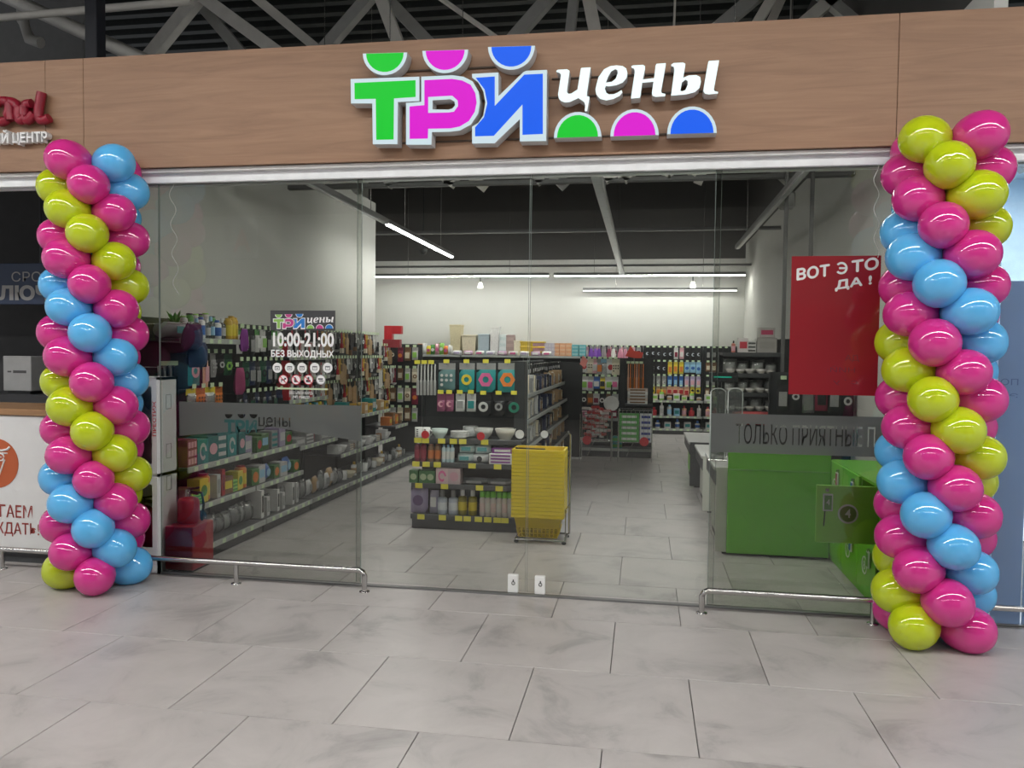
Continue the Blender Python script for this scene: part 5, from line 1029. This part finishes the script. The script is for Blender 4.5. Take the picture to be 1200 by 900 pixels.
# goods standing on the high shelf at the left of the back wall (above the gondola)
def bt(u): return px(u, 400, 16.95).x
def top(spec, u, label, names=None, dz=0, y=16.95): put(spec, (bt(u), y, 1.60+dz), 0, label, None, names)
top(('bin', .26, .26, .66, (.62, .55, .36), .78, (.55, .48, .3)), 535, 'tall cream waste bin on the back shelf', ('waste_bin', 'bin'))
top(('bin', .32, .3, .44, (.75, .68, .5), .8), 551, 'wide cream laundry basket on the back shelf', ('laundry_basket', 'basket'))
top(('bin', .24, .26, .46, (.42, .5, .55), .95), 568, 'blue grey storage tub behind the cream basket', ('storage_tub', 'bin'))
top(('bin', .2, .22, .62, (.7, .69, .67), .9), 580.5, 'tall white patterned bin on the back shelf', ('waste_bin', 'bin'))
top(('carton', .16, .2, .46, (.72, .78, .78), (.6, .7, .7), 'stripes'), 590, 'pale mint drawer tower on the back shelf', ('drawer_tower', 'drawers'))
top(('carton', .18, .2, .45, (.38, .28, .26), (.45, .33, .3), 'stripes'), 598.5, 'brown mauve drawer tower on the back shelf', ('drawer_tower', 'drawers'))
top(('bin', .16, .2, .33, (.78, .72, .55), .92), 607, 'small cream bin beside the yellow crates', ('storage_tub', 'bin'))
for k in range(3):
    top(('bin', .28, .24, .1, (.7, .5, .05), .92), 618, 'yellow rimmed crate, %s from bottom, left crate stack' % ORD[k], ('crate', 'crate'), .105*k)
    top(('bin', .26, .24, .1, (.5, .3, .36), .92, (.7, .5, .05)), 632, 'mauve crate, %s from bottom, right crate stack' % ORD[k], ('crate', 'crate'), .105*k)
top(('carton', .24, .2, .28, (.5, .46, .55), (.6, .56, .62), 'grid'), 645, 'lilac grey drawer box on the back shelf', ('drawer_box', 'drawers'))
for k, u in enumerate((653, 660, 667)): top(('carton', .12, .2, .28, (.78, .38, .2), (.8, .5, .32), 'stripes'), u, 'orange drawer box, %s of three, on the back shelf' % ORD[k], ('drawer_box', 'drawers'))
for k, u in enumerate((674.5, 683)): top(('carton', .14, .2, .25, (.12, .42, .45), (.3, .55, .58), 'stripes'), u, 'teal drawer box, %s one, on the back shelf' % ('left', 'right')[k], ('drawer_box', 'drawers'))
for k in range(10):
    u = 484+5*k; cc_ = [c['lpink'], c['lgreen'], c['orange'], c['white'], c['yellow'], c['green']][k % 6]
    top(('pouch', .12, .2+.02*(k % 4), .08, cc_, c['white'] if k % 2 else c['pink'], 'disc'), u, 'bright flowered pack, %s from left, on far left back shelf' % ORD[k], ('flower_pack', 'pack'), 0, 16.85)
for k in range(9):
    u = 538+13*k; top(('pouch', .2, .1, .14, [(.7, .7, .72), (.6, .4, .55), c['white']][k % 3], [c['lilac'], c['white'], c['pink']][k % 3], 'panel'), u, 'low white soft pack, %s from left, along back shelf edge' % ORD[k], None, 0, 16.78)
# mops and cloths hung above the aisle end unit
for k, (u, cc_, lab) in enumerate(((693, (.22, .08, .45), 'left purple'), (698, (.26, .1, .5), 'middle purple'), (702, (.18, .06, .4), 'right purple'), (708, (.3, .27, .28), 'grey'), (714, (.28, .05, .1), 'wine red'), (719, (.7, .7, .66), 'white'), (727, (.62, .25, .35), 'left pink'), (733, (.66, .3, .4), 'right pink'))):
    x = px(u, 400, 16.9).x; r = bk[3]
    r.hook(x-r.loc[0], 1.84, .34, False)
    put(('mop', .36, cc_), (x, 16.9, 1.83), 0, lab+' mop head hung at top of the back wall', 'mop heads', ('mop_head', 'mop'))
rf = thing('red_price_flag', 'red arrow shaped price flag above the orange wrapped rolls', 'flag', (px(743, 420, 13.0).x, 13.0, 1.6))
ob('arrow', MB().prism([[(-.14, .03), (-.06, .2), (.0, .12), (.15, .09), (.12, .0), (.02, .0)]], -.004, .004), pm((.75, .06, .03), .5), rf); ob('stick', MB().tube([(0, .02, -.1), (0, .006, .06)], .005, 5), M_STEEL, rf)
pf = thing('pink_price_flag', 'pink paper flag at top of the black gondola end panel', 'flag', (px(683, 425, 12.4).x, 12.44, 1.5))
ob('paper', MB().prism([[(-.05, .0), (.03, -.06), (.08, .05), (0, .14)]], -.03, -.026), pm((.75, .25, .22), .6), pf); ob('clip', MB().box(-.01, .01, -.026, 0, 0, .03), M_STEEL, pf)

# ================================================================== CHECKOUT, LOCKERS, RIGHT RACK
def counter(label, x0, x1, y0, y1, h, front, side):
    t = thing('checkout_counter', label, 'counter', (x0, y0, 0))
    w_, d_ = x1-x0, y1-y0
    ob('body', MB().bbox(.05, w_, .012, d_, .06, h-.03, .004), side, t)
    ob('front_panel', MB().bbox(.0, w_, 0, .012, .02, h, .002), front, t)
    ob('plinth', MB().box(.06, w_, .02, d_-.02, 0, .06), M_BLACK, t)
    ob('worktop', MB().bbox(-.02, w_, .012, d_+.01, h-.03, h, .004), pm((.5, .5, .48), .35), t)
    ob('side_strip', MB().bbox(-.004, .05, .05, d_, h-.16, h-.03, .002), pm((.1, .1, .11), .5), t)
    return t
M_CREAM = pm((.55, .56, .5), .5)
ct = counter('green fronted checkout counter behind the right pane', .62, 1.52, 6.76, 7.75, .73, M_CREAM, M_CREAM)
gp = ob('green_panel', MB().bbox(.09, .9, -.03, -.001, .02, .92, .002), M_GREEN, ct)
ob('trim_line', MB().bbox(.1, .89, -.036, -.0305, .715, .725, .001), pm((.2, .5, .1), .3), gp)
counter('narrow packing table with pale top behind the green counter', .64, .8, 8.5, 9.6, .6, M_CREAM, M_CREAM)
counter('farthest low checkout table with pale top beside the aisle', .6, 1.2, 10.1, 11.4, .57, M_SHELF, M_GREEN)
def lockers():
    t = thing('bag_lockers', 'low green bag lockers along the right wall inside glass', 'lockers', (1.525, 5.45, 0))
    D_ = .53
    ob('carcass', MB().box(.02, D_, 0, 1.36, 0, .05).box(.02, D_, 0, 1.36, .8, .82).box(D_-.02, D_, 0, 1.36, .05, .8).box(.02, D_-.02, 0, .015, .05, .8).box(.02, D_-.02, 1.345, 1.36, .05, .8).box(.02, D_-.02, 0, 1.36, .42, .44).box(.02, D_-.02, .44, .46, .05, .8).box(.02, D_-.02, .89, .91, .05, .8), M_GREEN, t)
    for r_ in range(2):
        for k in range(3):
            z0, z1 = (.44, .82) if r_ else (.05, .42); y0 = .005+.452*k; n_ = (4, 3, 2)[k] if r_ else (8, 7, 6)[k]
            opened = r_ == 1 and k == 0
            if opened: d = link('door', None, t, (0, 0, 0)); bpy.data.objects.remove(d); d = ob('door', MB().bbox(-.385, .0, -.02, -.004, z0, z1, .003), pm((.34, .8, .09), .35, var=.02), t, (0, 0, 0))
            else: d = ob('door', MB().bbox(0, .018, y0, y0+.444, z0+.004, z1-.004, .002), M_GREEN, t)
            kc = (M_GREEN, pm((.35, .03, .1)), pm((.03, .12, .4)))[(k+1) % 3 if r_ else k] if 0 else [pm((.1, .3, .05)), pm((.03, .14, .42)), pm((.38, .03, .1))][k]
            if opened:
                ob('number_field', MB().prism([disc(-.185, .635, .055, 24)], -.0212, -.0202), pm((.14, .3, .06), .4), d); ob('number_ring', MB().prism([disc(-.185, .635, .064, 24), disc(-.185, .635, .053, 24)], -.023, -.0205), M_PW, d)
                ob('number', text_mb('4', -.203, -.168, .61, .668, -.0225, .02), M_PW, d)
                kt = ob('key_tag', MB().bbox(-.345, -.283, -.034, -.024, .65, .765, .003), M_PW, d); ob('tag_face', MB().box(-.337, -.291, -.0355, -.0342, .66, .755), kc, kt)
                ob('tag_number', text_mb('4', -.325, -.303, .69, .73, -.037, 0), M_PW, kt)
                ob('lock', MB().lathe([(.012, 0), (.012, .02)], 8, (-.32, -.03, .78)), M_STEEL, d)
                ob('key_strap', MB().tube([(-.33, -.024, .65), (-.335, -.024, .55)], .004, 5), M_BLACK, d)
            else:
                def toX(mb): mb.v = [(y, x, z) for x, y, z in mb.v]; return mb
                yc = y0+.25; zc = (z0+z1)/2
                f = lambda mb: MB().add([(y, x, z) for x, y, z in mb.v], [q[::-1] for q in mb.f])
                ob('number_ring', f(MB().prism([disc(yc, zc, .062, 24), disc(yc, zc, .053, 24)], -.003, -.0005)), M_PW, d)
                m = text_mb(str(n_), -.02, .02, zc-.03, zc+.03, -.0025, 0); ob('number', MB().add([(y, yc-x, z) for x, y, z in m.v], [q for q in m.f]), M_PW, d)
                kt = ob('key_tag', MB().bbox(-.02, -.008, y0+.09, y0+.15, z1-.17, z1-.06, .003), M_PW, d); ob('tag_face', MB().box(-.0215, -.0202, y0+.097, y0+.143, z1-.162, z1-.068), kc, kt)
                ob('lock', MB().tube([(0, y0+.12, z1-.05), (-.02, y0+.12, z1-.05)], .012, 8), M_STEEL, d)
    return t
lockers()
# clear goods rack behind the checkout
rr = Rack('black display rack of clear packs behind the checkout', (.82, 9.0, 0), 0, .62, 1.70, [(1.69, .4), (1.47, .4), (1.27, .4), (1.08, .42), (.3, .42)], back=True, lip=M_SHELF, name='display_rack')
ob('side_panel', MB().bbox(.585, .7, -.41, -.0, 0, 1.84, .006), M_BLACK, rr.t)
SPH = ('pouch', .15, .15, .16, 'clear', (.55, .55, .52), 'inside')
for q, zz in enumerate((1.47, 1.27, 1.08)):
    rr.row([SPH, ('pouch', .13, .14, .16, 'clear', (.42, .42, .4), 'inside')], zz, -.28, .02, .58, 4, 'crinkled clear pack', ('top', 'middle', 'lower')[q]+' row of checkout rack')
    rr.row([('bowl', .055, .05, (.6, .58, .55), .5)], zz, -.36, .05, .55, 5, 'small pale cup before clear packs', ('top', 'middle', 'lower')[q]+' row of checkout rack')
def rx(u): return px(u, 400, 8.75).x-.8
rr.put(('carton', .2, .2, .16, (.4, .38, .36), (.35, .33, .31), 'panel'), rx(895), -.25, 1.69, 'grey carton carrying a smaller box on checkout rack')
rr.put(('carton', .16, .18, .11, (.42, .4, .38), (.45, .05, .12), 'panel'), rx(895), -.25, 1.852, 'small grey box with red logo on top of grey carton')
rr.put(('carton', .1, .12, .16, (.75, .7, .7), (.6, .05, .08), 'panel'), rx(868), -.27, 1.69, 'white box with red print on checkout rack')
rr.put(('carton', .09, .12, .13, (.72, .72, .7), (.1, .1, .1), 'stripes'), rx(878), -.25, 1.69, 'white box with black stripes on checkout rack')
rr.put(('bottle', .022, .13, (.6, .2, .15), c['black'], c['lpink'], 'round'), rx(857), -.28, 1.69, 'small red bottle at the left end of checkout rack', None, None)
rt = thing('red_dish_pack', 'red scalloped pack hanging low on the checkout rack', 'pack', rr.at(.3, -.46, .94))
ob('bag', MB().sheet(.38, .14, .08, 7, 5, lambda u, v: .01*math.sin(u*12)), pm((.4, .03, .04), .35), rt); ob('lining', MB().sheet(.34, .05, .05, 6, 3).mesh and MB().add([(x, y-.03, z+.09) for x, y, z in MB().sheet(.34, .05, .05, 6, 3).v], MB().sheet(1, 1, 1, 6, 3).f, 0, True), pm((.6, .1, .1), .4), rt)
ob('peg', MB().tube([(0, .0, .1), (0, .06, .1)], .006, 5), M_STEEL, rt)
pd = thing('customer_display', 'black customer display with green glowing line at the checkout', 'display', (px(848, 442, 7.6).x, 7.6, .73))
zc = px(848, 442, 7.6).z-.73
ob('pole', MB().tube([(0, .02, 0), (0, .02, zc)], .014, 8), M_BLACK, pd); ob('screen', MB().bbox(-.13, .13, -.02, .02, zc-.045, zc+.045, .005), M_BLACK, pd)
ob('glowing_line', MB().bbox(-.09, .07, -.022, -.0202, zc-.004, zc+.007, .0005), emitter((.02, .6, .4), .8), pd); ob('foot', MB().lathe([(.06, 0), (.06, .01), (.02, .015)], 14), M_BLACK, pd)
for k, (u, Y) in enumerate(((842, 7.2), (862, 7.5))):
    a = px(u, 455, Y); t = thing('plastic_screen', 'rounded clear plastic screen on green counter, %s one' % ('left', 'right')[k], 'screen', (a.x, Y, .73))
    h_ = a.z-.73; w_ = .065
    ob('sheet', MB().prism([[(-w_, .01), (w_, .01), (w_, h_-.04)]+disc(0, h_-.04, w_, 9, 0, 180, .04)+[(-w_, h_-.04)]], -.003, .003), M_ACRYL, t)
    ob('edge', MB().tube([(-w_, 0, .01), (-w_, 0, h_-.04)]+[(x, 0, z) for x, z in disc(0, h_-.04, w_, 9, 180, 0, .04)]+[(w_, 0, .01)], .006, 6), pm((.5, .52, .52), .2), t)
    ob('base', MB().bbox(-.08, .08, -.05, .05, 0, .012, .003), M_STEEL, t)
# dark hosiery panel by the right wall under the poster
hp = Rack('dark peg panel by the right wall below the red poster', (1.26, 8.35, 0), 0, .8, 1.5, [(1.0, .3), (.12, .3)], name='peg_panel')
hp.hangrow([('hang', .12, .34, c['black'], c['grey'], 'panel'), ('hang', .12, .34, c['black'], c['lgrey'], 'ring'), ('hang', .13, .34, c['grey'], c['white'], 'clear'), ('hang', .12, .34, c['wine'], c['black'], 'panel')], 1.42, .05, .78, 6, ['black sock pack', 'black ringed pack', 'grey clear pack', 'wine red pack'], 'right peg panel', l=.2)
# sign of the shop across the hall, mirrored in the glass
a = px(283, 280, 19.62)
os_ = thing('opposite_sign', 'white square sign board with black and red characters across the hall', 'sign', (a.x, -8.9, a.z), PI)
ob('board', MB().bbox(-.5, .5, 0, .06, -.55, .55, .01), emitter((.9, .9, .88), .3), os_)
ob('letter', text_mb('A', -.32, .18, -.35, .25, -.01, .03), pm((.5, .02, .03)), os_); ob('numeral', text_mb('1', .22, .4, -.1, .35, -.01, .03), pm((.03, .03, .03)), os_)
